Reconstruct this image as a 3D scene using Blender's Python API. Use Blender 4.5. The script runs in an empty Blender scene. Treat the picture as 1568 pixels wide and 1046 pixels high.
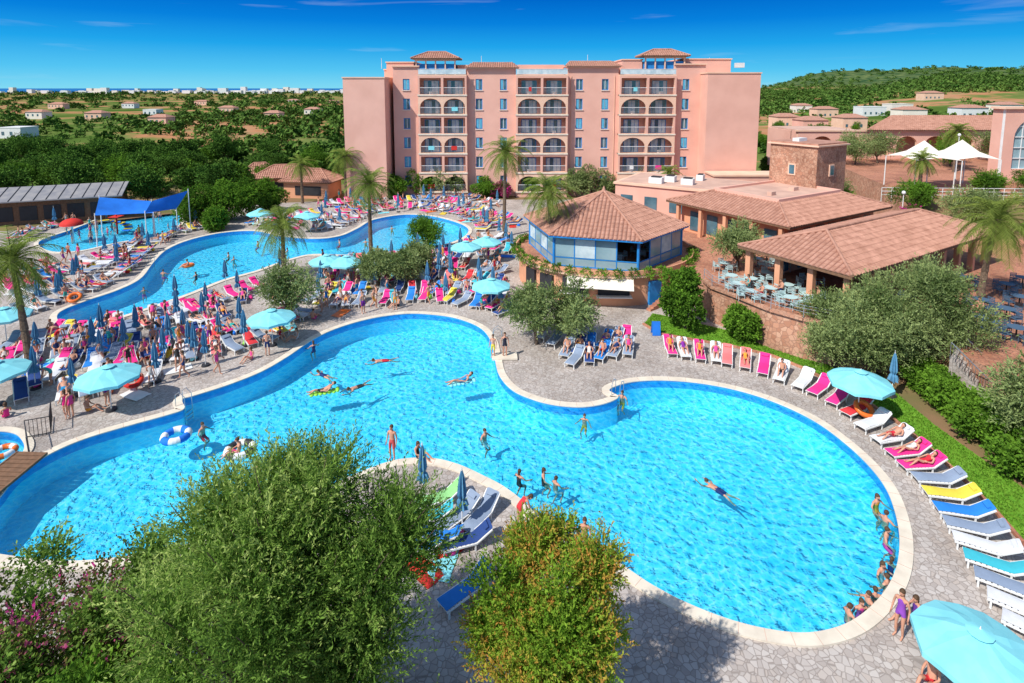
import bpy, math, random
import numpy as np
from mathutils import Vector, Matrix
from mathutils.geometry import tessellate_polygon
random.seed(7); RNG=np.random.default_rng(11)
R=random.uniform
sc=bpy.context.scene
# ------------------------------------------------------------------ camera / image pixels cast onto a level plane to place objects
H=18.0; F=870.0; TH=math.radians(7); CT,ST=math.cos(TH),math.sin(TH)
def G(u,v,z=0.0):
    x=(u-784)/F; y=-(v-242)/F
    dy=CT+y*ST; dz=-ST+y*CT
    t=(H-z)/-dz
    return Vector((x*t,dy*t,z))
cam=bpy.data.cameras.new('camera'); co=bpy.data.objects.new('camera',cam); sc.collection.objects.link(co)
co.location=(0,0,H); co.rotation_euler=(math.radians(90)-TH,0,0)
cam.sensor_width=36; cam.lens=36*F/1568; cam.shift_y=-281/1568; cam.clip_end=120000; cam.clip_start=0.3
sc.camera=co
sc.view_settings.view_transform='Standard'; sc.view_settings.look='None'; sc.view_settings.exposure=0
# ------------------------------------------------------------------ sun & sky
D=Vector((-.80,-.66,1.15)).normalized()
sl=bpy.data.lights.new('sun','SUN'); sl.energy=5.0; sl.angle=math.radians(.5); sl.color=(1,.96,.89)
so=bpy.data.objects.new('sun',sl); sc.collection.objects.link(so); so.rotation_euler=D.to_track_quat('Z','Y').to_euler()
w=bpy.data.worlds.new('World'); sc.world=w; w.use_nodes=True
nt=w.node_tree; N=nt.nodes; L=nt.links
bg=N['Background']; BS=.14; bg.inputs[1].default_value=BS
sky=N.new('ShaderNodeTexSky'); sky.sky_type='NISHITA'; sky.sun_disc=False
sky.sun_elevation=math.asin(D.z); sky.sun_rotation=math.atan2(D.x,D.y); sky.air_density=1.1; sky.dust_density=.6; sky.ozone_density=1.5
tc=N.new('ShaderNodeTexCoord'); sp=N.new('ShaderNodeSeparateXYZ'); L.new(tc.outputs['Generated'],sp.inputs[0])
cr=N.new('ShaderNodeValToRGB'); L.new(sp.outputs['Z'],cr.inputs[0])
e=cr.color_ramp.elements; e[0].position=0; e[0].color=(.22,.70,.90,1); e[1].position=.3; e[1].color=(.005,.13,.5,1)
for p,c in((.03,(.09,.56,.90,1)),(.07,(.015,.38,.84,1)),(.11,(.002,.22,.73,1)),(.15,(.0,.14,.60,1))):
    q=e.new(p); q.color=c
vs_=N.new('ShaderNodeVectorMath'); vs_.operation='SCALE'; vs_.inputs[3].default_value=1/BS; L.new(cr.outputs[0],vs_.inputs[0])
mr=N.new('ShaderNodeMapRange'); mr.inputs[1].default_value=.17; mr.inputs[2].default_value=.42; L.new(sp.outputs['Z'],mr.inputs[0])
mx=N.new('ShaderNodeMix'); mx.data_type='RGBA'; L.new(mr.outputs[0],mx.inputs[0]); L.new(vs_.outputs[0],mx.inputs[6]); L.new(sky.outputs[0],mx.inputs[7])
mp=N.new('ShaderNodeMapping'); mp.inputs['Scale'].default_value=(2.0,2.0,24); mp.inputs['Rotation'].default_value=(0,.06,0)
L.new(tc.outputs['Generated'],mp.inputs[0])
no=N.new('ShaderNodeTexNoise'); no.inputs['Scale'].default_value=1.7; no.inputs['Detail'].default_value=6; no.inputs['Distortion'].default_value=.5
L.new(mp.outputs[0],no.inputs[0])
c2=N.new('ShaderNodeValToRGB'); L.new(no.outputs[0],c2.inputs[0]); c2.color_ramp.elements[0].position=.62; c2.color_ramp.elements[1].position=.95
c2.color_ramp.elements[1].color=(.55,.55,.55,1)
m2=N.new('ShaderNodeMix'); m2.data_type='RGBA'; L.new(c2.outputs[0],m2.inputs[0]); L.new(mx.outputs[2],m2.inputs[6]); m2.inputs[7].default_value=(4.5,5.6,6.4,1)
L.new(m2.outputs[2],bg.inputs[0])
# ------------------------------------------------------------------ materials
def base(name):
    m=bpy.data.materials.new(name); m.use_nodes=True; return m,m.node_tree.nodes,m.node_tree.links,m.node_tree.nodes['Principled BSDF']
def mk(name,c1,c2=None,scale=1.0,rough=.8,bump=0,metal=0,spec=.3,lo=.35,hi=.65):
    m,n,l,b=base(name); b.inputs['Roughness'].default_value=rough; b.inputs['Metallic'].default_value=metal
    b.inputs['Specular IOR Level'].default_value=spec
    if c2 is None: c2=tuple(x*.82 for x in c1)
    t=n.new('ShaderNodeTexCoord'); x=n.new('ShaderNodeTexNoise'); x.inputs['Scale'].default_value=scale; x.inputs['Detail'].default_value=4
    l.new(t.outputs['Object'],x.inputs[0]); r=n.new('ShaderNodeValToRGB'); l.new(x.outputs[0],r.inputs[0])
    r.color_ramp.elements[0].position=lo; r.color_ramp.elements[1].position=hi
    r.color_ramp.elements[0].color=(*c1,1); r.color_ramp.elements[1].color=(*c2,1)
    l.new(r.outputs[0],b.inputs['Base Color'])
    if bump:
        bm=n.new('ShaderNodeBump'); bm.inputs['Strength'].default_value=bump; bm.inputs['Distance'].default_value=.05
        x2=n.new('ShaderNodeTexNoise'); x2.inputs['Scale'].default_value=scale*8; x2.inputs['Detail'].default_value=2; l.new(t.outputs['Object'],x2.inputs[0])
        l.new(x2.outputs[0],bm.inputs['Height']); l.new(bm.outputs[0],b.inputs['Normal'])
    return m
def objcol(name,rough=.8,fac=.2):
    m,n,l,b=base(name); o=n.new('ShaderNodeObjectInfo'); b.inputs['Roughness'].default_value=rough
    b.inputs['Specular IOR Level'].default_value=.2
    t=n.new('ShaderNodeTexCoord'); x=n.new('ShaderNodeTexNoise'); x.inputs['Scale'].default_value=6; l.new(t.outputs['Object'],x.inputs[0])
    mm=n.new('ShaderNodeMix'); mm.data_type='RGBA'; mm.blend_type='MULTIPLY'; mm.inputs[0].default_value=fac
    l.new(o.outputs['Color'],mm.inputs[6]); l.new(x.outputs[0],mm.inputs[7]); l.new(mm.outputs[2],b.inputs['Base Color']); return m
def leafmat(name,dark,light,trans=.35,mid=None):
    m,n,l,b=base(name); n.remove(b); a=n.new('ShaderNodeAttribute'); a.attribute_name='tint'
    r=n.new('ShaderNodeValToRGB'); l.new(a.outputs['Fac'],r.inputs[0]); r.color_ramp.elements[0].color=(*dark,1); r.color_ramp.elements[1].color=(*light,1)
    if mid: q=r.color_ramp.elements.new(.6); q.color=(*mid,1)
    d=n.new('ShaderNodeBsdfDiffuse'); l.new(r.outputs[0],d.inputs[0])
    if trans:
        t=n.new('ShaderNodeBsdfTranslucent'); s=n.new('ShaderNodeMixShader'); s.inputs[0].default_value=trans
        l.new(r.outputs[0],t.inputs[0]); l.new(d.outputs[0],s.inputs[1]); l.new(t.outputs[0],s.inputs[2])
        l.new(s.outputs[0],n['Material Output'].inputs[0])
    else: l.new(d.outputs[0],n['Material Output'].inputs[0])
    return m
def pavemat(name,ca,cb,cc,joint,scale,pl=.74):
    m,n,l,b=base(name); b.inputs['Roughness'].default_value=.75; b.inputs['Specular IOR Level'].default_value=.25
    t=n.new('ShaderNodeTexCoord')
    v=n.new('ShaderNodeTexVoronoi'); v.inputs['Scale'].default_value=scale; l.new(t.outputs['Object'],v.inputs[0])
    s=n.new('ShaderNodeSeparateColor'); l.new(v.outputs['Color'],s.inputs[0])
    r=n.new('ShaderNodeValToRGB'); l.new(s.outputs[0],r.inputs[0]); r.color_ramp.elements[0].color=(*ca,1); r.color_ramp.elements[1].color=(*cc,1)
    q=r.color_ramp.elements.new(.5); q.color=(*cb,1)
    v2=n.new('ShaderNodeTexVoronoi'); v2.feature='DISTANCE_TO_EDGE'; v2.inputs['Scale'].default_value=scale; l.new(t.outputs['Object'],v2.inputs[0])
    j=n.new('ShaderNodeValToRGB'); l.new(v2.outputs[0],j.inputs[0]); j.color_ramp.elements[0].position=.02; j.color_ramp.elements[1].position=.08
    k=n.new('ShaderNodeMix'); k.data_type='RGBA'; l.new(j.outputs[0],k.inputs[0]); k.inputs[6].default_value=(*joint,1); l.new(r.outputs[0],k.inputs[7])
    x=n.new('ShaderNodeTexNoise'); x.inputs['Scale'].default_value=.3; x.inputs['Detail'].default_value=7; l.new(t.outputs['Object'],x.inputs[0])
    r2=n.new('ShaderNodeValToRGB'); l.new(x.outputs[0],r2.inputs[0]); r2.color_ramp.elements[0].position=.36; r2.color_ramp.elements[1].position=.58
    r2.color_ramp.elements[0].color=(pl,pl*.98,pl*.96,1); r2.color_ramp.elements[1].color=(1,1,1,1)
    g=n.new('ShaderNodeMix'); g.data_type='RGBA'; g.blend_type='MULTIPLY'; g.inputs[0].default_value=1; l.new(k.outputs[2],g.inputs[6]); l.new(r2.outputs[0],g.inputs[7])
    l.new(g.outputs[2],b.inputs['Base Color'])
    bm=n.new('ShaderNodeBump'); bm.inputs['Strength'].default_value=.3; bm.inputs['Distance'].default_value=.015; l.new(j.outputs[0],bm.inputs['Height']); l.new(bm.outputs[0],b.inputs['Normal'])
    return m
M={}
M['pave']=pavemat('stone_paving',(.47,.40,.35),(.55,.50,.46),(.40,.345,.31),(.31,.265,.235),4.6)
M['brickpave']=pavemat('terracotta_paving',(.50,.20,.12),(.58,.28,.17),(.43,.17,.11),(.32,.16,.11),4.0)
M['stone']=pavemat('rubble_stone',(.56,.27,.17),(.64,.38,.26),(.45,.21,.13),(.36,.19,.13),3.2)
M['coping']=mk('cream_coping',(.78,.70,.57),(.66,.58,.47),1.5,.7,.1)
M['tile']=mk('pool_tile',(.24,.76,.93),(.17,.68,.90),.35,.5)
M['tileband']=mk('pool_wall_tile',(.05,.38,.78),(.03,.30,.70),3,.4)
M['pink']=mk('pink_render',(.80,.455,.355),(.73,.40,.31),.35,.9,.15)
M['peach']=mk('peach_render',(.83,.55,.40),(.76,.48,.34),.5,.9,.1)
M['orange']=mk('orange_render',(.74,.37,.22),(.66,.31,.18),.6,.9,.1)
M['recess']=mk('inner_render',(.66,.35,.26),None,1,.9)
M['blue']=mk('blue_paint',(.03,.26,.66),(.02,.21,.56),2,.5)
M['teal']=mk('teal_shutter',(.12,.46,.66),None,2,.5)
M['glass']=mk('window_glass',(.05,.12,.16),(.10,.2,.25),.8,.08,spec=.8)
M['lglass']=mk('pavilion_glass',(.20,.33,.38),(.32,.46,.5),.5,.12,spec=.6)
M['curtain']=mk('curtain',(.62,.72,.74),(.42,.55,.6),1.5,.9)
M['white']=mk('white_paint',(.80,.80,.78),(.72,.72,.70),2,.6)
M['dark']=mk('dark_metal',(.04,.04,.045),None,2,.5)
M['steel']=mk('steel',(.55,.57,.6),None,2,.3,metal=.8)
M['rail']=mk('grey_rail_paint',(.30,.34,.38),None,2,.5)
M['roof']=mk('clay_tile',(.54,.29,.21),(.36,.175,.12),1.6,.85,.2,lo=.3,hi=.7)
M['roofb']=mk('clay_tile_bed',(.30,.14,.10),None,2,.9)
M['greyroof']=mk('grey_roof',(.22,.22,.24),(.30,.29,.29),1,.8)
M['flat']=mk('flat_roof',(.66,.43,.33),(.52,.33,.26),.5,.95)
M['wood']=mk('wood',(.24,.13,.075),(.17,.095,.055),5,.8)
M['lawn']=mk('lawn_grass',(.10,.27,.015),(.17,.36,.03),1.2,.95,.6)
M['earth']=mk('garden_earth',(.13,.14,.045),(.26,.15,.08),.25,1,.4)
M['bark']=mk('bark',(.18,.13,.09),(.10,.07,.055),6,.95,.5)
M['palmbark']=mk('palm_bark',(.26,.18,.12),(.14,.095,.065),9,.95,.8)
M['cloth']=objcol('fabric'); M['swim']=objcol('swimwear')
M['skin']=mk('skin',(.62,.32,.21),(.54,.26,.17),4,.6)
M['hair']=mk('hair',(.06,.035,.02),(.11,.06,.03),20,.7)
M['lips']=mk('lips',(.4,.1,.08)); M['sail']=mk('shade_sail_cloth',(.02,.20,.75),None,1,.9)
M['cream']=mk('tent_cloth',(.80,.72,.62),(.84,.78,.68),.5,.9)
M['umb']=mk('umbrella_cloth',(.26,.70,.76),(.21,.63,.70),1.5,.9)
M['umbc']=mk('folded_umbrella_cloth',(.12,.32,.50),(.08,.24,.40),4,.9)
M['red']=mk('red_paint',(.7,.04,.03)); M['yellow']=mk('yellow_paint',(.75,.55,.05))
M['rorange']=mk('orange_vinyl',(.85,.18,.03),None,2,.35); M['rgreen']=mk('green_vinyl',(.3,.7,.08),None,2,.35); M['fpink']=mk('pink_fabric',(.85,.05,.3),None,2,.8)
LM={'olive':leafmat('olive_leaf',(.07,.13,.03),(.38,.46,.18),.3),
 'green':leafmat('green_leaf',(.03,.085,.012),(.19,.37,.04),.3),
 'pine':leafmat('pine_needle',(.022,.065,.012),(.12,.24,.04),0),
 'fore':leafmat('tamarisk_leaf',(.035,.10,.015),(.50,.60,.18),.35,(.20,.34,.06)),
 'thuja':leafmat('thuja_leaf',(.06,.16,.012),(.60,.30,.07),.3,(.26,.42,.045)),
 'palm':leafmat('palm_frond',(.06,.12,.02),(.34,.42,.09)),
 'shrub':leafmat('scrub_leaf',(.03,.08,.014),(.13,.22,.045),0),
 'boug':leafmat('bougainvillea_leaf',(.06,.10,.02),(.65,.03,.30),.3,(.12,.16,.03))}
# terrain
m,n,l,b=base('countryside'); b.inputs['Roughness'].default_value=1; b.inputs['Specular IOR Level'].default_value=0
t=n.new('ShaderNodeTexCoord'); x=n.new('ShaderNodeTexNoise'); x.inputs['Scale'].default_value=.011; x.inputs['Detail'].default_value=9; x.inputs['Roughness'].default_value=.62
l.new(t.outputs['Object'],x.inputs[0]); r=n.new('ShaderNodeValToRGB'); l.new(x.outputs[0],r.inputs[0]); el=r.color_ramp.elements
el[0].position=.30; el[0].color=(.05,.10,.02,1); el[1].position=.74; el[1].color=(.22,.24,.09,1)
for p,c in((.44,(.09,.15,.03,1)),(.50,(.17,.20,.06,1)),(.54,(.44,.20,.10,1)),(.585,(.42,.24,.13,1)),(.62,(.11,.17,.04,1))): q=el.new(p); q.color=c
# farther land and the hills are scrub covered
sx=n.new('ShaderNodeSeparateXYZ'); l.new(t.outputs['Object'],sx.inputs[0]); mz=n.new('ShaderNodeMapRange'); mz.inputs[1].default_value=14; mz.inputs[2].default_value=36; l.new(sx.outputs['Z'],mz.inputs[0])
n3=n.new('ShaderNodeTexNoise'); n3.inputs['Scale'].default_value=.03; n3.inputs['Detail'].default_value=7; l.new(t.outputs['Object'],n3.inputs[0])
r3=n.new('ShaderNodeValToRGB'); l.new(n3.outputs[0],r3.inputs[0]); r3.color_ramp.elements[0].position=.38; r3.color_ramp.elements[0].color=(.03,.075,.03,1); r3.color_ramp.elements[1].position=.68; r3.color_ramp.elements[1].color=(.15,.19,.07,1)
mm=n.new('ShaderNodeMix'); mm.data_type='RGBA'; l.new(mz.outputs[0],mm.inputs[0]); l.new(r.outputs[0],mm.inputs[6]); l.new(r3.outputs[0],mm.inputs[7])
l.new(mm.outputs[2],b.inputs['Base Color']); M['terrain']=m
M['sea']=mk('sea_water',(.012,.13,.36),(.015,.16,.40),.001,.6,spec=.1)
# water
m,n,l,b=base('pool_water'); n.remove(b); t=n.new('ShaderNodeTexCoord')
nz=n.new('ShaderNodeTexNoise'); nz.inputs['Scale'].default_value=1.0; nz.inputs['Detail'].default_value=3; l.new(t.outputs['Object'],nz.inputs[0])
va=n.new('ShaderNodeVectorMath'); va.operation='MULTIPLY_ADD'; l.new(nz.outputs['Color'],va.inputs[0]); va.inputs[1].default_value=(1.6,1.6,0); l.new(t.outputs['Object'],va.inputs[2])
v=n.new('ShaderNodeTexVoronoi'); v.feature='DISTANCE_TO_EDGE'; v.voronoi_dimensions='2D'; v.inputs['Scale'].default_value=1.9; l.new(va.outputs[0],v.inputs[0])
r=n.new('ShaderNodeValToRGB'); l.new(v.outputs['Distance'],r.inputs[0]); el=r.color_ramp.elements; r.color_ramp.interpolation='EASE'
el[0].position=.0; el[0].color=(1,1,1,1); el[1].position=.45; el[1].color=(.30,.83,.97,1)  # caustic light painted in: pale web over darker cells in the transparent tint
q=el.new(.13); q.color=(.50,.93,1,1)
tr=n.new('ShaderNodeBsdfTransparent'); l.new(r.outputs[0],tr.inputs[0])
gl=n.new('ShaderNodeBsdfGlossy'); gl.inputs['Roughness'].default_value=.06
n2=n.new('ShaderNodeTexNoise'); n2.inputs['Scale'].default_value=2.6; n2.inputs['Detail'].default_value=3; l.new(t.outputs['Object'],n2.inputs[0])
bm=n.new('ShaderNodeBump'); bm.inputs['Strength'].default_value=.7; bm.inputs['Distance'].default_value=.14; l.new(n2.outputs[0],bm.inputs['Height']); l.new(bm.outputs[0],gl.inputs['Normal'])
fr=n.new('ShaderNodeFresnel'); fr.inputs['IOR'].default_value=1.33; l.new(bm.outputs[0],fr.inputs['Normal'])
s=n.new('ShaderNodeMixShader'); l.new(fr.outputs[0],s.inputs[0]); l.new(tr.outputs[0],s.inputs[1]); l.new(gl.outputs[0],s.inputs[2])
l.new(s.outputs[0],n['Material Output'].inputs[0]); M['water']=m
# ------------------------------------------------------------------ mesh builder
def link(o,parent=None):
    sc.collection.objects.link(o)
    if parent: o.parent=parent
    return o
def empty(name,loc=(0,0,0)):
    o=bpy.data.objects.new(name,None); o.location=loc; o.empty_display_size=.5; return link(o)
class MB:
    def __init__(s): s.V=[];s.F=[];s.I=[];s.mats=[];s.S=[]
    def mi(s,m):
        if m not in s.mats: s.mats.append(m)
        return s.mats.index(m)
    def add(s,vs,fs,m,smooth=False):
        k=len(s.V); s.V+= [tuple(v) for v in vs]; i=s.mi(m)
        for f in fs: s.F.append([a+k for a in f]); s.I.append(i); s.S.append(smooth)
    def box(s,c,sz,m,rot=0,tilt=None):
        hx,hy,hz=[a/2 for a in sz]; Mx=Matrix.Rotation(rot,3,'Z')
        if tilt: Mx=Mx@Matrix.Rotation(tilt[1],3,tilt[0])
        vs=[Mx@Vector((x*hx,y*hy,z*hz))+Vector(c) for x in(-1,1) for y in(-1,1) for z in(-1,1)]
        s.add(vs,[(0,1,3,2),(4,6,7,5),(0,4,5,1),(2,3,7,6),(0,2,6,4),(1,5,7,3)],m)
    def bx(s,x0,x1,y0,y1,z0,z1,m): s.box(((x0+x1)/2,(y0+y1)/2,(z0+z1)/2),(x1-x0,y1-y0,z1-z0),m)
    def cone(s,p0,p1,r0,r1,m,n=8,caps=True,smooth=True):
        p0=Vector(p0);p1=Vector(p1); d=(p1-p0).normalized(); a=d.orthogonal().normalized(); b=d.cross(a)
        vs=[]
        for p,r in((p0,r0),(p1,r1)):
            for i in range(n):
                t=2*math.pi*i/n; vs.append(p+(a*math.cos(t)+b*math.sin(t))*r)
        s.add(vs,[(i,(i+1)%n,n+(i+1)%n,n+i) for i in range(n)],m,smooth)
        if caps: s.add(vs[:n],[list(range(n))[::-1]],m); s.add(vs[n:],[list(range(n))],m)
    def ell(s,c,r,m,nu=12,nv=8,rot=None,v0=0,v1=1):
        vs=[];fs=[]; c=Vector(c)
        for j in range(nv+1):
            a=math.pi*(v0+(v1-v0)*j/nv)
            for i in range(nu):
                t=2*math.pi*i/nu; p=Vector((r[0]*math.sin(a)*math.cos(t),r[1]*math.sin(a)*math.sin(t),r[2]*math.cos(a)))
                if rot: p=rot@p
                vs.append(c+p)
        for j in range(nv):
            for i in range(nu): fs.append((j*nu+i,(j+1)*nu+i,(j+1)*nu+(i+1)%nu,j*nu+(i+1)%nu))
        s.add(vs,fs,m,True)
    def torus(s,c,R_,r,m,nu=24,nv=8,m2=None):
        c=Vector(c)
        vs=[c+Vector(((R_+r*math.cos(b))*math.cos(a),(R_+r*math.cos(b))*math.sin(a),r*math.sin(b))) for a in [2*math.pi*i/nu for i in range(nu)] for b in [2*math.pi*j/nv for j in range(nv)]]
        for i in range(nu):
            fs=[(i*nv+j,((i+1)%nu)*nv+j,((i+1)%nu)*nv+(j+1)%nv,i*nv+(j+1)%nv) for j in range(nv)]
            s.add(vs,fs,m2 if (m2 and (i//3)%2) else m,True)
    def panel(s,outer,holes,th,xf,m,mr=None,back=False):
        polys=[[Vector((a,b,0)) for a,b in outer]]+[[Vector((a,b,0)) for a,b in h] for h in holes]
        fl=[p for q in polys for p in q]; tr=tessellate_polygon(polys)
        s.add([xf(p.x,p.y,0) for p in fl],[tuple(t) for t in tr],m)
        if back: s.add([xf(p.x,p.y,th) for p in fl],[tuple(t) for t in tr],m)
        if th:
            for q in polys:
                k=len(q); vs=[xf(p.x,p.y,0) for p in q]+[xf(p.x,p.y,th) for p in q]
                s.add(vs,[(i,(i+1)%k,k+(i+1)%k,k+i) for i in range(k)],mr or m)
    def prism(s,pts,z0,z1,m,ms=None):
        s.panel([(p[0],p[1]) for p in pts],[],z1-z0,lambda a,b,d:(a,b,z1-d),m,ms)
    def done(s,name,parent=None,loc=None):
        me=bpy.data.meshes.new(name); me.from_pydata(s.V,[],s.F)
        for k in s.mats: me.materials.append(k if not isinstance(k,str) else (M.get(k) or LM[k]))
        me.polygons.foreach_set('material_index',s.I); me.polygons.foreach_set('use_smooth',s.S); me.update()
        o=bpy.data.objects.new(name,me); link(o,parent)
        if loc is not None: o.location=loc
        return o
def inst(me,name,loc,rz=0,s=1,col=None):
    o=bpy.data.objects.new(name,me); link(o); o.location=loc; o.rotation_euler=(0,0,rz); o.scale=(s,s,s)
    if col: o.color=(*col,1)
    return o
def qmesh(name,parts):
    q=np.concatenate([p[0] for p in parts]).astype(np.float32); n=len(q)
    me=bpy.data.meshes.new(name); me.vertices.add(n*4); me.vertices.foreach_set('co',q.reshape(-1))
    me.loops.add(n*4); me.loops.foreach_set('vertex_index',np.arange(n*4,dtype=np.int32))
    me.polygons.add(n); me.polygons.foreach_set('loop_start',np.arange(0,n*4,4,dtype=np.int32))
    mi=np.concatenate([np.full(len(p[0]),i,dtype=np.int32) for i,p in enumerate(parts)]); me.polygons.foreach_set('material_index',mi)
    tn=np.concatenate([np.repeat(p[2] if p[2] is not None else np.zeros(len(p[0])),4) for p in parts]).astype(np.float32)
    at=me.attributes.new('tint','FLOAT','POINT'); at.data.foreach_set('value',tn)
    for p in parts: me.materials.append(M.get(p[1]) or LM[p[1]])
    me.update(calc_edges=True); return me
def nrm(a): return a/np.maximum(np.linalg.norm(a,axis=-1,keepdims=True),1e-9)
def limbq(p0,p1,r0,r1,n=7):
    p0=Vector(p0);p1=Vector(p1); d=(p1-p0).normalized(); a=d.orthogonal().normalized(); b=d.cross(a); o=[]
    for i in range(n):
        t0=2*math.pi*i/n;t1=2*math.pi*(i+1)/n
        e0=a*math.cos(t0)+b*math.sin(t0); e1=a*math.cos(t1)+b*math.sin(t1)
        o.append([p0+e0*r0,p0+e1*r0,p1+e1*r1,p1+e0*r1])
    return np.array([[list(v) for v in q] for q in o])
def crown(lobes,ns,nl,slen,ll,lw,up=.3,droop=.2,shell=.5,jit=.7,tshift=0):
    lb=np.array(lobes,dtype=float); wt=lb[:,3]*lb[:,4]*lb[:,5]; wt=wt**.75; wt/=wt.sum()
    ix=RNG.choice(len(lb),ns,p=wt); lt=RNG.uniform(-.3,.3,len(lb))
    dr=nrm(RNG.normal(size=(ns,3))); rr=shell+(1-shell)*RNG.random(ns)
    st=lb[ix,:3]+dr*rr[:,None]*lb[ix,3:6]
    sd=nrm(dr*.8+np.array([0,0,up])+RNG.normal(size=(ns,3))*.35)
    sL=slen*RNG.uniform(.5,1.2,ns)
    t=np.linspace(0,1,nl)
    P=st[:,None,:]+sd[:,None,:]*(sL[:,None]*t)[:,:,None]; P[:,:,2]-=droop*(sL[:,None]*t**2)
    ld=nrm(sd[:,None,:]+RNG.normal(size=(ns,nl,3))*jit); sdv=nrm(np.cross(ld,RNG.normal(size=(ns,nl,3))))
    s=RNG.uniform(.6,1.2,(ns,nl,1)); a=P; b=P+ld*ll*.5*s+sdv*lw*.5*s; c=P+ld*ll*s; d=P+ld*ll*.5*s-sdv*lw*.5*s
    q=np.stack([a,b,c,d],2).reshape(-1,4,3)
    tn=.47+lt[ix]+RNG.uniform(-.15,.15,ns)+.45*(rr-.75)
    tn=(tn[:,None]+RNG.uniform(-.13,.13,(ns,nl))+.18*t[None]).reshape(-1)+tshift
    return q,np.clip(tn,0,1)
def treemesh(name,h,r,leaf='olive',nlobe=14,ns=900,nl=9,slen=.6,ll=.16,lw=.05,cb=.35,up=.3,droop=.2,trunk=.16,flat=1.0,shell=.35,bark='bark',lobr=(.28,.5)):
    zc=h*(cb+(1-cb)/2); rz=h*(1-cb)/2; lobes=[]; parts=[]; lean=Vector((R(-.1,.1)*h,R(-.1,.1)*h,0))
    fork=Vector((lean.x*.5,lean.y*.5,h*cb*.75+.05))
    tq=[limbq((0,0,-.1),fork,trunk,trunk*.7)]
    for i in range(nlobe):
        while True:
            p=Vector((R(-1,1),R(-1,1),R(-1,1)))
            if .25<p.length<.95: break
        lr=R(*lobr)
        c=Vector((lean.x+p.x*r*(1-lr*.6),lean.y+p.y*r*(1-lr*.6),zc+p.z*rz*(1-lr*.5)))
        lobes.append((c.x,c.y,c.z,r*lr,r*lr,min(r,rz*1.2)*lr*flat*1.1))
        mid=(fork+c)/2+Vector((R(-.2,.2),R(-.2,.2),R(-.1,.2)))*r*.3
        tq.append(limbq(fork,mid,trunk*.45,trunk*.28,5)); tq.append(limbq(mid,c,trunk*.28,trunk*.08,5))
    q,tn=crown(lobes,ns,nl,slen,ll,lw,up,droop,shell)
    return qmesh(name,[(np.concatenate(tq),bark,None),(q,leaf,tn)])
def tree(name,loc,h,r,**k):
    return inst(treemesh(name,h,r,**k),name,loc,R(0,6.28))
def palm(loc,h,fl=2.9,nf=46,lean=(0,0)):
    parts=[];prev=Vector((0,0,-.1)); segs=10
    for i in range(segs):
        t=(i+1)/segs; p=Vector((lean[0]*t**1.7,lean[1]*t**1.7,h*t)); rr=.24-.09*t
        parts.append(limbq(prev,p,rr+.03,rr-.015,9)); prev=p
    top=prev; parts.append(limbq(top-Vector((0,0,.5)),top+Vector((0,0,.25)),.18,.34,9))
    rib=[];lf=[];tn=[]
    for k in range(nf):
        az=k*2.399+R(-.2,.2); el=math.radians(78-118*(k/nf)+R(-8,8)); L0=fl*R(.85,1.1)*(1 if k>6 else .75)
        d=Vector((math.cos(az)*math.cos(el),math.sin(az)*math.cos(el),math.sin(el))); p=top+d*.15; st=11; step=L0/st
        side=Vector((-math.sin(az),math.cos(az),0)); dead=(k/nf>.9)
        for i in range(st):
            q=p+d*step; t=i/st
            rib.append(limbq(p,q,.035*(1-t)+.01,.03*(1-t)+.008,3))
            for s_ in(-1,1):
                for hh in(0,.5):
                    o=p.lerp(q,hh); Ls=(.62*math.sin(min(1,(t+.12))*math.pi*.85)+.12)*fl/3
                    dirv=(side*s_*.85+d*.75+Vector((0,0,-.12-.35*t))+Vector((R(-.1,.1),R(-.1,.1),R(-.1,.1)))).normalized()
                    w_=d*.055
                    lf.append([o-w_*.6,o+w_*.6,o+dirv*Ls+w_*.2,o+dirv*Ls-w_*.2]); tn.append(min(1,max(0,R(.3,.8)+(.25 if dead else 0)-.2*(k/nf)+.15*t)))
            p=q; d=(d+Vector((0,0,-.16-.05*t))).normalized()
    me=qmesh('palm_tree',[(np.concatenate(parts),'palmbark',None),(np.concatenate(rib),'palm',np.full(len(rib)*3,.55)),(np.array([[list(v) for v in q] for q in lf]),'palm',np.array(tn))])
    return inst(me,'palm_tree',loc)
# tiled roofs ------------------------------------------------------
def tileface(mb,pts,w_=.36,tl=.55):
    P=[Vector(p) for p in pts]; mb.add(P,[list(range(len(P)))],'roofb')
    e_=(P[1]-P[0]).normalized()
    nn=e_.cross(P[2]-P[0]).normalized()
    if nn.z<0: nn=-nn
    s_=nn.cross(e_)
    if s_.z<0: s_=-s_
    q=[((p-P[0]).dot(e_),(p-P[0]).dot(s_)) for p in P]
    xs=[a for a,_ in q]; x=min(xs)+w_/2
    while x<max(xs):
        ys=[]
        for i in range(len(q)):
            (a,b),(c,d)=q[i],q[(i+1)%len(q)]
            if (a-x)*(c-x)<0: ys.append(b+(d-b)*(x-a)/(c-a))
        if len(ys)>=2:
            y0,y1=min(ys),max(ys); y=y0-.05
            while y<y1-.1:
                ye=min(y+tl,y1); hw=w_*.40; vs=[]
                for yy,hh in((y,.085),(ye,.045)):
                    for dx,dz in((-hw,.0),(-hw*.6,hh*.85),(0,hh+.015),(hw*.6,hh*.85),(hw,0)):
                        vs.append(P[0]+e_*(x+dx)+s_*yy+nn*(dz+.006))
                mb.add(vs,[(0,1,6,5),(1,2,7,6),(2,3,8,7),(3,4,9,8),(0,4,3,2,1)],'roof'); y+=tl
        x+=w_
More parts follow.
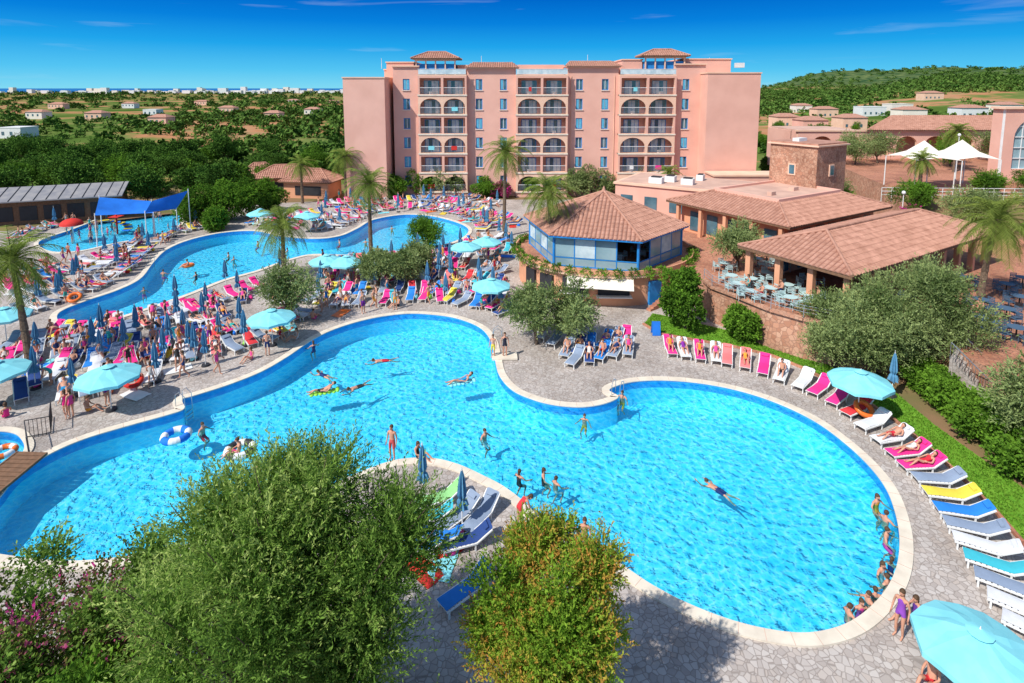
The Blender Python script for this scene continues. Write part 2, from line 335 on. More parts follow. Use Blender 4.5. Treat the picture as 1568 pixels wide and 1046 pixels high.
def hiproof(mb,c,L_,W_,z0,z1,rot,thk=.18,ridge=None):
    Mx=Matrix.Rotation(rot,3,'Z'); c=Vector((c[0],c[1],0)); rl=(L_-W_)/2 if ridge is None else ridge
    rl=max(rl,.05)
    E=[Mx@Vector((a*L_/2,b*W_/2,0))+c+Vector((0,0,z0)) for a,b in((-1,-1),(1,-1),(1,1),(-1,1))]
    A=Mx@Vector((-rl,0,0))+c+Vector((0,0,z1)); B=Mx@Vector((rl,0,0))+c+Vector((0,0,z1))
    tileface(mb,[E[0],E[1],B,A]); tileface(mb,[E[1],E[2],B]); tileface(mb,[E[2],E[3],A,B]); tileface(mb,[E[3],E[0],A])
    for i in range(4):
        mb.cone(E[i]+Vector((0,0,.06)),(A if i in(0,3) else B)+Vector((0,0,.08)),.11,.11,'roof',6)
    mb.cone(A+Vector((0,0,.08)),B+Vector((0,0,.08)),.12,.12,'roof',6)
    lo=[p-Vector((0,0,thk)) for p in E]; mb.add(E+lo,[(0,1,5,4),(1,2,6,5),(2,3,7,6),(3,0,4,7),(4,5,6,7)],'wood')
# ------------------------------------------------------------------ outlines
def smooth(pts,n=6):
    P=[Vector((p[0],p[1],0)) for p in pts]; k=len(P); o=[]
    for i in range(k):
        a,b,c,d=P[i-1],P[i],P[(i+1)%k],P[(i+2)%k]
        for j in range(n):
            t=j/n; o.append(.5*((2*b)+(c-a)*t+(2*a-5*b+4*c-d)*t*t+(3*b-a-3*c+d)*t**3))
    A=sum(o[i].x*o[(i+1)%len(o)].y-o[(i+1)%len(o)].x*o[i].y for i in range(len(o)))
    if A<0: o.reverse()
    return o
def offs(P,d):
    o=[]
    for i in range(len(P)):
        t=(P[(i+1)%len(P)]-P[i-1]); t.normalize(); o.append(P[i]+Vector((t.y,-t.x,0))*d)
    return o
def GL(l,z=0): return [G(u,v,z) for u,v in l]
main=GL([(-30,800),(0,762),(30,726),(75,697),(130,673),(200,652),(258,636),(281,627),(278,613),(300,606),(350,590),(400,570),(440,547),(480,520),(520,502),(570,488),(620,481),(660,482),(700,488),(735,502),(752,522),(758,548),(765,575),(785,598),(815,612),(850,621),(890,624),(925,619),(946,609),(932,598),(960,587),(1000,583),(1050,585),(1100,592),(1150,604),(1200,622),(1250,647),(1295,680),(1332,715),(1358,750),(1373,790),(1379,830),(1374,872),(1355,910),(1320,945),(1280,965),(1230,973),(1170,966),(1110,950),(1050,926),(1000,900),(965,877),(925,850),(880,836),(845,818),(820,790),(798,768),(770,747),(740,731),(700,713),(660,704),(610,706),(560,722),(490,752),(400,792),(300,832),(200,854),(100,862),(0,852),(-60,838)])
second=GL([(88,492),(92,478),(130,462),(180,445),(215,427),(235,402),(255,383),(290,368),(340,357),(390,354),(430,362),(480,366),(520,362),(548,350),(572,337),(620,329),(665,332),(705,343),(718,354),(702,368),(660,379),(600,386),(540,391),(480,390),(445,397),(415,407),(390,416),(340,430),(290,450),(245,466),(200,481),(150,496),(108,503)])
small=GL([(-40,680),(-10,662),(22,664),(36,676),(38,690),(25,705),(0,722),(-40,740)])
kids=GL([(60,370),(110,352),(170,330),(230,318),(270,325),(275,345),(240,362),(180,372),(120,385),(75,385)])
pools=[('swimming_pool',smooth(main),1.5,.42),('lagoon_pool',smooth(second),1.45,.42),('whirlpool_tub',smooth(small),.9,.35),('childrens_splash_pool',smooth(kids),.35,.35)]
X0,X1,Y0,Y1=-78,84,-6,106
mb=MB(); holes=[[(p.x,p.y) for p in offs(o,.2)] for _,o,_,_ in pools]
mb.panel([(X0,Y0),(X1,Y0),(X1,Y1),(X0,Y1)],holes,0,lambda a,b,d:(a,b,0),'pave')
P=[(X0,Y0),(X1,Y0),(X1,Y1),(X0,Y1)]
mb.add([(x,y,z) for z in(0,-3) for x,y in P],[(0,1,5,4),(1,2,6,5),(2,3,7,6),(3,0,4,7)],'pave')
mb.done('pool_deck_pavement')
for nm,o,dep,cw in pools:
    par=empty(nm); k=len(o)
    a=MB(); inn=offs(o,-.04); out=offs(o,cw)
    vs=[(p.x,p.y,.02) for p in inn]+[(p.x,p.y,.07) for p in inn]+[(p.x,p.y,.07) for p in out]+[(p.x,p.y,-.02) for p in out]
    fs=[]
    for j in range(3):
        for i in range(k): fs.append((j*k+i,j*k+(i+1)%k,(j+1)*k+(i+1)%k,(j+1)*k+i))
    a.add(vs,fs,'coping'); a.done('coping',par)
    a=MB(); vs=[(p.x,p.y,z) for z in(.04,-.45,-dep) for p in o]
    a.add(vs,[(i,(i+1)%k,k+(i+1)%k,k+i) for i in range(k)],'tileband'); a.add(vs,[(k+i,k+(i+1)%k,2*k+(i+1)%k,2*k+i) for i in range(k)],'tile')
    a.panel([(p.x,p.y) for p in o],[],0,lambda x,y,d:(x,y,-dep),'tile'); a.done('basin',par)
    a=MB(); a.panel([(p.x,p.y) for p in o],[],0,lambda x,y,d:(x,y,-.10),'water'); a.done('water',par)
# coping joints
mb=MB()
for nm,o,dep,cw in pools[:2]:
    inn=offs(o,-.045); out=offs(o,cw+.005); acc=0
    for i in range(len(o)):
        acc+=(o[i]-o[i-1]).length
        if acc>.8:
            acc=0; a,b=inn[i],out[i]; d=b-a; mb.box((a+b)/2+Vector((0,0,.0705)),(d.length,.018,.006),'flat',math.atan2(d.y,d.x))
mb.done('coping_joints')
# ------------------------------------------------------------------ terrain, sea
def sm(a): a=np.clip(a,0,1); return a*a*(3-2*a)
def zt(x,y):
    x=np.asarray(x,float); y=np.asarray(y,float); r_=x/np.maximum(y,60)
    z=-.06+26*sm((r_-.40)/.45)*sm((y-130)/600)
    z=z+112*np.exp(-((y-3300)/700)**2)*sm((r_-.40)/.12)*(.78+.18*np.sin(x*.0031+1)+.1*np.sin(x*.011))
    z=z+34*np.exp(-((y-1300)/350)**2)*sm((r_-.62)/.15)*(.8+.2*np.sin(x*.013))
    z=z+1.5*np.sin(x*.012+y*.005)*sm((y-150)/400)*(1-sm((y-1800)/500)*(r_<.38))
    z=z-22*sm((y-2600)/300)*(1-sm((r_-.36)/.05))
    ins=(x>X0+5)&(x<X1-5)&(y>Y0-40)&(y<Y1-5)
    return np.where(ins,-2.6,z)
ii=np.arange(-90,91); xs=66*np.sinh(.058*ii); ys=50+60*np.sinh(.058*ii); ys=ys[ys>-800]
Xg,Yg=np.meshgrid(xs,ys); Zg=zt(Xg,Yg); ny,nx=Xg.shape
idx=np.arange(nx*ny).reshape(ny,nx)
fs=np.stack([idx[:-1,:-1],idx[:-1,1:],idx[1:,1:],idx[1:,:-1]],-1).reshape(-1,4)
me=bpy.data.meshes.new('ground'); me.from_pydata(np.stack([Xg,Yg,Zg],-1).reshape(-1,3).tolist(),[],fs.tolist()); me.materials.append(M['terrain'])
me.polygons.foreach_set('use_smooth',[True]*len(me.polygons)); link(bpy.data.objects.new('ground',me))
mb=MB(); mb.add([(-60000,2600,-7),(60000,2600,-7),(60000,90000,-7),(-60000,90000,-7)],[(0,1,2,3)],'sea'); mb.done('sea')
# scrub cover
tq,tt=crown([(0,0,.35,1,1,.5),(.5,.3,.55,.6,.6,.45),(-.5,-.2,.5,.6,.6,.4)],26,3,.3,.62,.42,.3,0,.6,1.2)
nb=9000; dd=np.exp(RNG.uniform(math.log(112),math.log(2500),nb)); an=RNG.uniform(-.9,.9,nb); bx=dd*np.tan(an); by=dd
keep=~((by<185)&(bx>-20)&(bx<70)); keep&=(np.sin(bx*.02+by*.011)+np.sin(bx*.007-by*.017+2)+RNG.uniform(-1.5,1.5,nb))>-.25
bx,by=bx[keep],by[keep]
n2_=3800; by2=np.exp(RNG.uniform(math.log(450),math.log(3500),n2_)); bx2=by2*RNG.uniform(.40,1.15,n2_); bx=np.concatenate([bx,bx2]); by=np.concatenate([by,by2])
nb=len(bx); ss=RNG.uniform(1.2,2.5,nb)*(1+by/800)
ca=RNG.uniform(0,6.28,nb); c_,s_=np.cos(ca),np.sin(ca)
Q=tq[None]*ss[:,None,None,None]; Qx=Q[...,0]*c_[:,None,None]-Q[...,1]*s_[:,None,None]; Qy=Q[...,0]*s_[:,None,None]+Q[...,1]*c_[:,None,None]
Q=np.stack([Qx+bx[:,None,None],Qy+by[:,None,None],Q[...,2]*RNG.uniform(.7,1.1,nb)[:,None,None]+zt(bx,by)[:,None,None]],-1).reshape(-1,4,3)
T=np.clip(tt[None]+RNG.uniform(-.35,.3,nb)[:,None],0,1).reshape(-1)
link(bpy.data.objects.new('countryside_scrub',qmesh('countryside_scrub',[(Q,'shrub',T)])))
def house(mb,x,y,z,w_,d_,h_,m,rf='roof'):
    mb.bx(x-w_/2,x+w_/2,y-d_/2,y+d_/2,z-1,z+h_,m)
    for k in range(int(w_//3)):
        for j in range(max(1,int(h_//3))):
            xx=x-w_/2+1.5+k*3; mb.bx(xx-.5,xx+.5,y-d_/2-.05,y-d_/2+.02,z+1+3*j,z+2.3+3*j,'glass')
    if rf:
        e=[(x-w_/2-.4,y-d_/2-.4,z+h_),(x+w_/2+.4,y-d_/2-.4,z+h_),(x+w_/2+.4,y+d_/2+.4,z+h_),(x-w_/2-.4,y+d_/2+.4,z+h_),(x-w_/4,y,z+h_+1.5),(x+w_/4,y,z+h_+1.5)]
        mb.add(e,[(0,1,5,4),(1,2,5),(2,3,4,5),(3,0,4)],'roof')
    else: mb.bx(x-w_/2-.1,x+w_/2+.1,y-d_/2-.1,y+d_/2+.1,z+h_+.003,z+h_+.3,m)
mb=MB()
for i in range(230):
    y=R(1900,2560); x=(R(-.95,-.10) if i%3 else R(-.55,-.25))*y
    mb.bx(x-R(5,16),x+R(5,16),y-8,y+8,-2,R(6,11)+(R(6,13) if i%7==0 else 0),'white' if i%5<3 else 'cream')
mb.done('distant_town')
for (u,v,w_,c,rf) in [(30,210,8,'white',None),(248,190,9,'peach','roof'),(150,182,10,'peach','roof'),(235,176,9,'white',None),(350,172,12,'peach','roof'),(450,158,14,'white','roof'),(510,160,12,'peach','roof'),(90,165,14,'peach','roof'),(310,160,14,'peach','roof'),(420,182,9,'peach','roof'),(200,164,12,'white','roof'),(60,180,10,'cream','roof'),(480,175,10,'cream','roof')]:
    p=G(u,v,0); mb=MB(); house(mb,p.x,p.y,0,w_,8,3.6,c,rf); mb.done('country_house')
for (u,v,w_,c,rf,dist) in [(1330,128,13,'white',None,320),(1372,128,12,'cream',None,330),(1480,135,13,'white','roof',280),(1260,137,12,'peach','roof',330),(1225,128,12,'cream','roof',420),(1420,122,14,'peach','roof',420),(1535,133,12,'cream','roof',300),(1300,150,10,'peach','roof',240),(1200,150,10,'peach','roof',260),(1390,140,12,'cream','roof',280),(1240,150,10,'pink','roof',230)]:
    x=(u-784)/F*dist; z=float(zt(x,dist)); mb=MB(); house(mb,x,dist,z,w_,9,5,c,rf); mb.done('hillside_villa')
# ------------------------------------------------------------------ gardens, lawn
def sheet(name,pts,z,m):
    mb=MB(); mb.panel([(p.x,p.y) for p in pts],[],0,lambda a,b,d:(a,b,z),m); return mb.done(name)
sheet('garden_ground',[Vector(p) for p in [(-78,66,0),(-60,72,0),(-50,80,0),(-38,88,0),(-24,91,0),(20,91,0),(40,88,0),(84,88,0),(84,106,0),(-78,106,0)]],.004,'earth')
lawn_in=[(985,497),(1010,512),(1060,521),(1120,531),(1180,545),(1230,565),(1275,588),(1320,612),(1370,645),(1420,685),(1470,730),(1520,780),(1568,835),(1640,910)]
lawn_out=[(1700,850),(1568,748),(1500,700),(1430,650),(1370,600),(1310,565),(1240,545),(1170,530),(1110,505),(1040,488),(1000,480)]
sheet('lawn',GL(lawn_in+lawn_out),.012,'lawn')
mb=MB(); q=GL(lawn_in)
for a,b in zip(q,q[1:]):
    d=(b-a); mb.box(((a+b)/2)+Vector((0,0,.07)),(d.length+.03,.14,.14),'brickpave',math.atan2(d.y,d.x))
mb.done('lawn_edging')
sheet('hedge_bed_ground',GL([(1700,850),(1568,748),(1500,700),(1430,650),(1370,600),(1310,565),(1400,520),(1700,620)]),.008,'earth')
gq=GL(lawn_in); go=GL(lawn_out)[::-1]; blades=[]
for i in range(12000):
    s_=R(0,len(gq)-1.001); k=int(s_); a=gq[k].lerp(gq[k+1],s_-k); s2=s_/(len(gq)-1)*(len(go)-1); k2=min(int(s2),len(go)-2); b2=go[k2].lerp(go[k2+1],s2-k2); p=a.lerp(b2,R(.03,.97)); a_=R(0,6.28); dx=Vector((math.cos(a_),math.sin(a_),0))*.05; up=Vector((R(-.05,.05),R(-.05,.05),R(.05,.11)))
    blades.append([list(p+Vector((0,0,.01))-dx),list(p+Vector((0,0,.01))+dx),list(p+up+dx*.3),list(p+up-dx*.3)])
link(bpy.data.objects.new('grass_blades',qmesh('grass_blades',[(np.array(blades),'green',RNG.uniform(.65,1,len(blades)))])))
# ------------------------------------------------------------------ terrace (z 2.7)
TZ=2.7
front=[(1078,430),(1090,441),(1130,456),(1180,476),(1230,490),(1290,502),(1380,512),(1440,520)]
tp=GL(front,TZ)+[G(1640,640,TZ),Vector((80,30,TZ)),Vector((80,66,TZ)),Vector((44,66,TZ)),Vector((36,76,TZ)),Vector((12,76,TZ)),Vector((10,60,TZ)),G(1040,400,TZ)]
mb=MB(); mb.prism([(p.x,p.y) for p in tp],-.2,TZ,'brickpave','stone'); mb.done('restaurant_terrace')
mb=MB(); q=GL(front,TZ)
for a,b in zip(q,q[1:]):
    d=b-a; nseg=max(1,int(d.length/1.2)); ang=math.atan2(d.y,d.x)
    mb.box((a+b)/2+Vector((0,0,.08)),(d.length,.4,.17),'stone',ang)
    for i in range(nseg):
        p=a+d*(i/nseg); mb.cone(p+Vector((0,0,.15)),p+Vector((0,0,1.0)),.025,.025,'rail',6)
    for hz in(.55,.8,1.0): mb.cone(a+Vector((0,0,hz)),b+Vector((0,0,hz)),.018,.018,'rail',5)
mb.done('terrace_railing')
UZ=5.6
mb=MB(); mb.prism([(46,64),(84,62),(120,60),(120,112),(58,112),(50,80)],-.2,UZ,'brickpave','stone'); mb.done('upper_terrace')
mb=MB(); mb.add([(40,58,TZ+.01),(84,52,TZ+.01),(84,62,UZ+.05),(46,64,UZ+.05)],[(0,1,2,3)],'earth'); mb.done('garden_bank')
# ------------------------------------------------------------------ hexagonal pavilion
pv=empty('poolside_pavilion_bar'); pc=Vector((8.7,53,0))
def ngon(r,z,n=6,a0=-75): return [pc+Vector((r*math.cos(math.radians(a0+360/n*i)),r*math.sin(math.radians(a0+360/n*i)),z)) for i in range(n)]
mb=MB(); E=ngon(7.8,5.5); ap=pc+Vector((0,0,8.3))
for i in range(6):
    tileface(mb,[E[i],E[(i+1)%6],ap]); mb.cone(E[i]+Vector((0,0,.06)),ap+Vector((0,0,.06)),.13,.13,'roof',6)
lo=[p-Vector((0,0,.16)) for p in E]
mb.add(E+lo,[(i,(i+1)%6,6+(i+1)%6,6+i) for i in range(6)],'blue'); mb.add(lo,[range(6)],'wood')
mb.cone(ap,ap+Vector((0,0,.5)),.25,.05,'roof'); mb.done('roof',pv)
W=ngon(7.15,TZ); mb=MB(); gl_=MB()
for i in range(6):
    a,b=W[i],W[(i+1)%6]; d=b-a; ang=math.atan2(d.y,d.x); n_=4
    mb.cone(a,a+Vector((0,0,2.65)),.13,.13,'blue',6)
    for k in range(1,n_): mb.box(a+d*(k/n_)+Vector((0,0,1.33)),(.09,.09,2.65),'blue',ang)
    for hz,hh in((.06,.12),(.8,.07),(2.55,.14)): mb.box((a+b)/2+Vector((0,0,hz)),(d.length,.1,hh),'blue',ang)
    gl_.box((a+b)/2+Vector((0,0,.43)),(d.length-.2,.04,.64),'lglass',ang)
    for k in range(n_):
        if i in(2,3,4) or (k+i)%4: gl_.box(a+d*((k+.5)/n_)+Vector((0,0,1.66)),(d.length/n_-.1,.04,1.6),'lglass' if (k+i)%2 else 'curtain',ang)
mb.cone(pc+Vector((0,0,TZ)),pc+Vector((0,0,5.2)),.3,.3,'orange',12); mb.done('window_frames',pv); gl_.done('glazing',pv)
mb=MB(); dr=[pc+Vector((8.0*math.cos(t),7.6*math.sin(t),0)) for t in [2*math.pi*i/40 for i in range(40)]]
mb.prism([(p.x,p.y) for p in dr],-.1,TZ-.1,'brickpave','orange')
dr2=[pc+(p-pc)*1.04 for p in dr]; mb.prism([(p.x,p.y) for p in dr2],TZ-.25,TZ+.004,'brickpave','peach')
for i in range(40):
    a,b=dr2[i],dr2[(i+1)%40]; d=b-a; mb.box((a+b)/2*1.0+Vector((0,0,TZ+.2)),(d.length*1.02,.12,.38),'orange',math.atan2(d.y,d.x))
for an,w_,h_,m_ in((-92,2.6,1.2,'dark'),(-66,1.2,2.0,'blue'),(-115,2.2,1.2,'dark'),(-150,1.4,2.1,'dark'),(-135,1.4,2.1,'dark')):
    t=math.radians(an); p=pc+Vector((8.0*math.cos(t),7.6*math.sin(t),0)); tn=t+math.pi/2
    mb.box(p+Vector((math.cos(t)*.03,math.sin(t)*.03,1.6 if h_<1.5 else 1.0)),(w_,.3,h_),m_,tn)
    if h_<1.5: mb.box(p+Vector((math.cos(t)*.3,math.sin(t)*.3,.95)),(w_+.3,.7,.08),'white',tn)
mb.done('base',pv)
mb=MB()
t=math.radians(-100); c0=pc+Vector((8.0*math.cos(t),7.6*math.sin(t),2.4)); sd=Vector((-math.sin(t),math.cos(t),0)); o_=Vector((math.cos(t),math.sin(t),0))
a=[c0-sd*2.7,c0+sd*2.7,c0+sd*2.7+o_*1.5-Vector((0,0,.45)),c0-sd*2.7+o_*1.5-Vector((0,0,.45))]
b=[p+Vector((0,0,.03)) for p in a]; mb.add(a+b,[(3,2,1,0),(4,5,6,7),(0,1,5,4),(1,2,6,5),(2,3,7,6),(3,0,4,7)],'cream')
mb.done('awning',pv)
lb=[]
for i in range(17,40):
    p=dr2[i]
    if R(0,1)<.8: lb.append((p.x,p.y,TZ+.25,.45,.45,.32))
q,tn=crown(lb,1800,6,.28,.14,.08,.1,.6,.4); o=bpy.data.objects.new('planting',qmesh('planting',[(q,'green',tn)])); link(o,pv)
# ------------------------------------------------------------------ restaurant A
ang=math.radians(31); ux=Vector((math.cos(ang),math.sin(ang),0)); uy=Vector((-math.sin(ang),math.cos(ang),0))
C0=Vector((22.3,36,0)); LA,WA=23.0,8.8
ra=empty('open_air_restaurant'); cc=C0+ux*LA/2+uy*WA/2
mb=MB(); hiproof(mb,cc,LA,WA,5.75,7.3,ang,.25); mb.done('roof',ra)
mb=MB()
for k in range(9):
    p=C0+ux*(.7+k*(LA-1.4)/8)+uy*.6; mb.box(p+Vector((0,0,TZ+1.45)),(.42,.42,2.9),'orange',ang); mb.box(p+Vector((0,0,TZ+2.75)),(.6,.6,.16),'peach',ang)
for k in range(1,4):
    p=C0+ux*.7+uy*(.6+k*(WA-1.2)/3); mb.box(p+Vector((0,0,TZ+1.45)),(.42,.42,2.9),'orange',ang)
p=C0+ux*LA/2+uy*.6; mb.box(p+Vector((0,0,5.45)),(LA-1,.3,.28),'wood',ang)
p=C0+ux*.7+uy*WA/2; mb.box(p+Vector((0,0,5.45)),(.3,WA-1,.28),'wood',ang)
p=C0+ux*(LA/2+2)+uy*(WA-.4); mb.box(p+Vector((0,0,TZ+1.4)),(LA-5,.3,2.8),'orange',ang)
for k in range(6):
    p=C0+ux*(5+k*3)+uy*(WA-.6); mb.box(p+Vector((0,0,TZ+1.2)),(1.6,.1,2.0),'glass',ang)
mb.done('columns_and_walls',ra)
C1=Vector((24.3,48.6,0)); LB,WB=17.5,14.5
rb=empty('restaurant_building'); mb=MB()
def LP(c,a,b,z): return c+ux*a+uy*b+Vector((0,0,z))
E=[LP(C1,0,0,5.9),LP(C1,LB,0,5.9),LP(C1,LB,WB,5.9),LP(C1,0,WB,5.9)]; ins=3.6
I_=[LP(C1,ins,ins,7.2),LP(C1,LB-ins,ins,7.2),LP(C1,LB-ins,WB-ins,7.2),LP(C1,ins,WB-ins,7.2)]
for i in range(4): tileface(mb,[E[i],E[(i+1)%4],I_[(i+1)%4],I_[i]]); mb.cone(E[i]+Vector((0,0,.06)),I_[i]+Vector((0,0,.07)),.11,.11,'roof',6)
mb.add([p-Vector((0,0,.2)) for p in E]+E,[(0,1,5,4),(1,2,6,5),(2,3,7,6),(3,0,4,7),(0,3,2,1)],'wood'); mb.done('roof',rb)
mb=MB(); cm=LP(C1,LB/2,WB/2,0)
mb.box(cm+Vector((0,0,7.05)),(LB-2*ins,WB-2*ins,.34),'flat',ang)
for s in(-1,1):
    mb.box(cm+uy*s*(WB/2-ins)+Vector((0,0,7.25)),(LB-2*ins+.3,.3,.4),'pink',ang); mb.box(cm+ux*s*(LB/2-ins)+Vector((0,0,7.25)),(.3,WB-2*ins-.31,.4),'pink',ang)
mb.box(cm+Vector((0,0,TZ+1.5)),(LB-2.4,WB-2.4,3.0),'orange',ang)
for k in range(7): mb.box(LP(C1,2.4+k*2.1,1.17,TZ+1.3),(1.3,.12,2.0),'glass',ang)
for k in range(5):
    mb.box(LP(C1,1.17,2.6+k*2.2,TZ+1.3),(.12,1.3,2.0),'glass',ang)
    mb.box(LP(C1,.35,1.0+k*3.0,TZ+1.5),(.35,.35,3.0),'orange',ang)
for a,b,s in((6,6,.5),(10.5,6.5,.6)): mb.box(LP(C1,a,b,7.4),(s*1.4,s,.4),'flat',ang)
mb.done('walls',rb)
tw=empty('stone_tower'); mb=MB(); tc_=Vector((33.8,64.5,0)); s_=5.6
mb.box(tc_+Vector((0,0,7.2)),(s_,s_,9.0),'stone',ang); mb.box(tc_+Vector((0,0,11.78)),(s_+.5,s_+.5,.16),'peach',ang)
mb.box(tc_+Vector((0,0,11.95)),(s_,s_,.18),'roof',ang)
a=-s_/2-.04; mb.box(tc_+ux*a+Vector((0,0,9.0)),(.1,.9,1.3),'peach',ang); mb.box(tc_+ux*(a-.05)+Vector((0,0,9.0)),(.06,.6,1.0),'glass',ang)
mb.box(tc_-uy*(s_/2+.04)+Vector((0,0,9.0)),(.9,.1,1.3),'peach',ang); mb.box(tc_-uy*(s_/2+.1)+Vector((0,0,9.0)),(.6,.06,1.0),'glass',ang)
mb.box(tc_-ux*.9+uy*.5+Vector((0,0,12.2)),(1.5,.8,.4),'white',ang)
mb.done('walls',tw)
sb=empty('flat_roof_annex'); mb=MB(); q=Vector((17.5,69,0)); ra_=math.radians(-32)
mb.box(q+Vector((4,0,3.3)),(15,9,6.0),'pink',ra_); mb.box(q+Vector((4,0,6.45)),(15.4,9.4,.25),'peach',ra_)
mb.box(q+Vector((4,0,6.6)),(14.4,8.4,.04),'flat',ra_)
Mq=Matrix.Rotation(ra_,3,'Z')
for k in range(5): mb.box(q+Vector((4,0,4.3))+Mq@Vector((-6+k*3,-4.53,0)),(1.5,.08,1.6),'glass',ra_)
for a,b,w_ in((0,-1,1.6),(2,0,1.2),(3.5,-2,1.4),(6,1,.8)): mb.box(q+Vector((a,b,6.97)),(w_,1.1,.7),'white',ra_); mb.box(q+Vector((a,b,7.38)),(w_*.7,.8,.12),'dark',ra_)
mb.done('walls',sb)
rw=empty('pink_resort_wing'); mb=MB(); yb=100
def xf_(a,b,d): return (a,yb+d,b)
def rect(x0,x1,z0,z1): return [(x0,z0),(x1,z0),(x1,z1),(x0,z1)]
def archh(x0,x1,z0,z1,n=10):
    r_=(x1-x0)/2; c=(x0+x1)/2; rz=min(r_,z1-z0-.3)*.8
    return [(x0,z0),(x1,z0)]+[(c+r_*math.cos(math.pi*i/n),z1-rz+rz*math.sin(math.pi*i/n)) for i in range(n+1)]
mb.panel(rect(50.5,112,3,10.4),[archh(53+i*5,56.6+i*5,6.3,9.6) for i in range(11)],.5,xf_,'pink','peach')
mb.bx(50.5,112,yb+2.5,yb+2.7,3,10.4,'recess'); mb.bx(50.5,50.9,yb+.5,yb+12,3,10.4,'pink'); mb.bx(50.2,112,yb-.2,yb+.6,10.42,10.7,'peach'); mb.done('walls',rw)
mb=MB(); tileface(mb,[(62,yb-.6,10.75),(112,yb-.6,10.75),(112,yb+8,12.9),(72,yb+8,12.9)]); mb.bx(51,62,yb+.6,yb+12,10.4,10.6,'flat'); mb.done('roof',rw)
ah=empty('arched_window_hall'); mb=MB(); ya=74; xf2=lambda a,b,d:(a,ya+d,b)
mb.panel(rect(64.2,80,3,15.3),[archh(65.6,73.3,7.5,14.6,16)],.4,xf2,'pink','white'); mb.bx(64.2,64.6,ya+.4,ya+2,3,15.3,'pink'); mb.bx(63.8,80.4,ya-.3,ya+2,15.32,15.6,'peach')
mb.bx(64.7,80,ya+.35,ya+.45,3,15,'lglass')
for i in range(5): mb.bx(66.8+i*1.4,66.9+i*1.4,ya+.22,ya+.3,7.5,14.3,'white')
for i in range(4): mb.bx(65.6,73.3,ya+.2,ya+.28,8.8+i*1.4,8.92+i*1.4,'white')
mb.done('walls',ah)
mb=MB()
for (cx,cy,w_) in((51,70,5.5),(56.5,71,5.5)):
    pk=Vector((cx,cy,11.6)); ring_=[Vector((cx+a*w_/2,cy+b*w_/2,9.4+c)) for a,b,c in((-1,-1,0),(0,-1,.35),(1,-1,0),(1,0,.35),(1,1,0),(0,1,.35),(-1,1,0),(-1,0,.35))]
    md=[pk.lerp(p,.45)-Vector((0,0,.4)) for p in ring_]
    mb.add([pk]+md+ring_,[(0,1+i,1+(i+1)%8) for i in range(8)]+[(1+i,9+i,9+(i+1)%8,1+(i+1)%8) for i in range(8)],'cream')
    for i in(0,2,4,6): mb.cone((ring_[i].x,ring_[i].y,UZ-.1),ring_[i],.07,.06,'white',8)
mb.done('canopy_tent')
mb=MB()
a=Vector((42,63.6,UZ+1.2));b=Vector((62,62.6,UZ+1.2)); nn=18
for hz in(0,-.4,-.8): mb.cone(a+Vector((0,0,hz)),b+Vector((0,0,hz)),.04,.04,'white',5)
for i in range(nn+1): p=a.lerp(b,i/nn); mb.cone(p-Vector((0,0,1.6)),p,.04,.04,'white',5)
mb.done('white_fence')
# ------------------------------------------------------------------ hotel
K=.1085; HX=lambda u:(u-784)*K; HZ=lambda v:18-(v-135)*K; HY=94.0
ht=empty('hotel_building'); wl=MB(); wn=MB(); bal=MB(); rf=MB()
fl0=1.0; FH=3.2
def xfh(a,b,d): return (a,HY+d,b)
segs=[(604,643,[624],HZ(103)),(716,790,[734,771],HZ(106)),(868,945,[886,925],HZ(104)),(1030,1076,[1047],HZ(100))]
for u0,u1,ws,zt_ in segs:
    hs=[]
    for u in ws:
        for k in range(6):
            zc=2.6+FH*k; x=HX(u); hs.append(rect(x-.55,x+.55,zc-.9,zc+.9))
            wn.bx(x-.55,x+.55,HY+.22,HY+.26,zc-.9,zc+.9,'glass')
            wn.bx(x-.04,x+.04,HY+.14,HY+.2,zc-.82,zc+.82,'white')
            for s in(-1,1): wn.bx(x+s*.50-.05,x+s*.50+.05,HY+.10,HY+.2,zc-.89,zc+.89,'blue')
            for zz in(-.84,.84): wn.bx(x-.44,x+.44,HY+.12,HY+.19,zc+zz-.05,zc+zz+.05,'blue')
            if (k+int(u))%3: wn.bx(x-.42,x-.06,HY+.08,HY+.12,zc-.76,zc+.76,'teal')
            if (k+int(u))%4==1: wn.bx(x+.06,x+.42,HY+.08,HY+.12,zc-.76,zc+.76,'teal')
            wn.bx(x-.68,x+.68,HY-.14,HY-.003,zc-1.03,zc-.92,'coping')
    wl.panel(rect(HX(u0),HX(u1),-.5,zt_),hs,.25,xfh,'pink','peach')
    wl.bx(HX(u0),HX(u1),HY+.26,HY+13,-.5,zt_-.05,'pink')
    rf.bx(HX(u0)-.15,HX(u1)+.15,HY-.3,HY+.4,zt_+.002,zt_+.2,'peach')
for u0,u1,v0 in((718,790,106),(868,945,104)):
    z=HZ(v0)+.2; tileface(rf,[(HX(u0)-.6,HY-.6,z),(HX(u1)+.6,HY-.6,z),(HX(u1)-.6,HY+3,z+1.0),(HX(u0)+.6,HY+3,z+1.0)])
    rf.bx(HX(u0)-.5,HX(u1)+.5,HY+.5,HY+5,z-.1,z+.05,'pink')
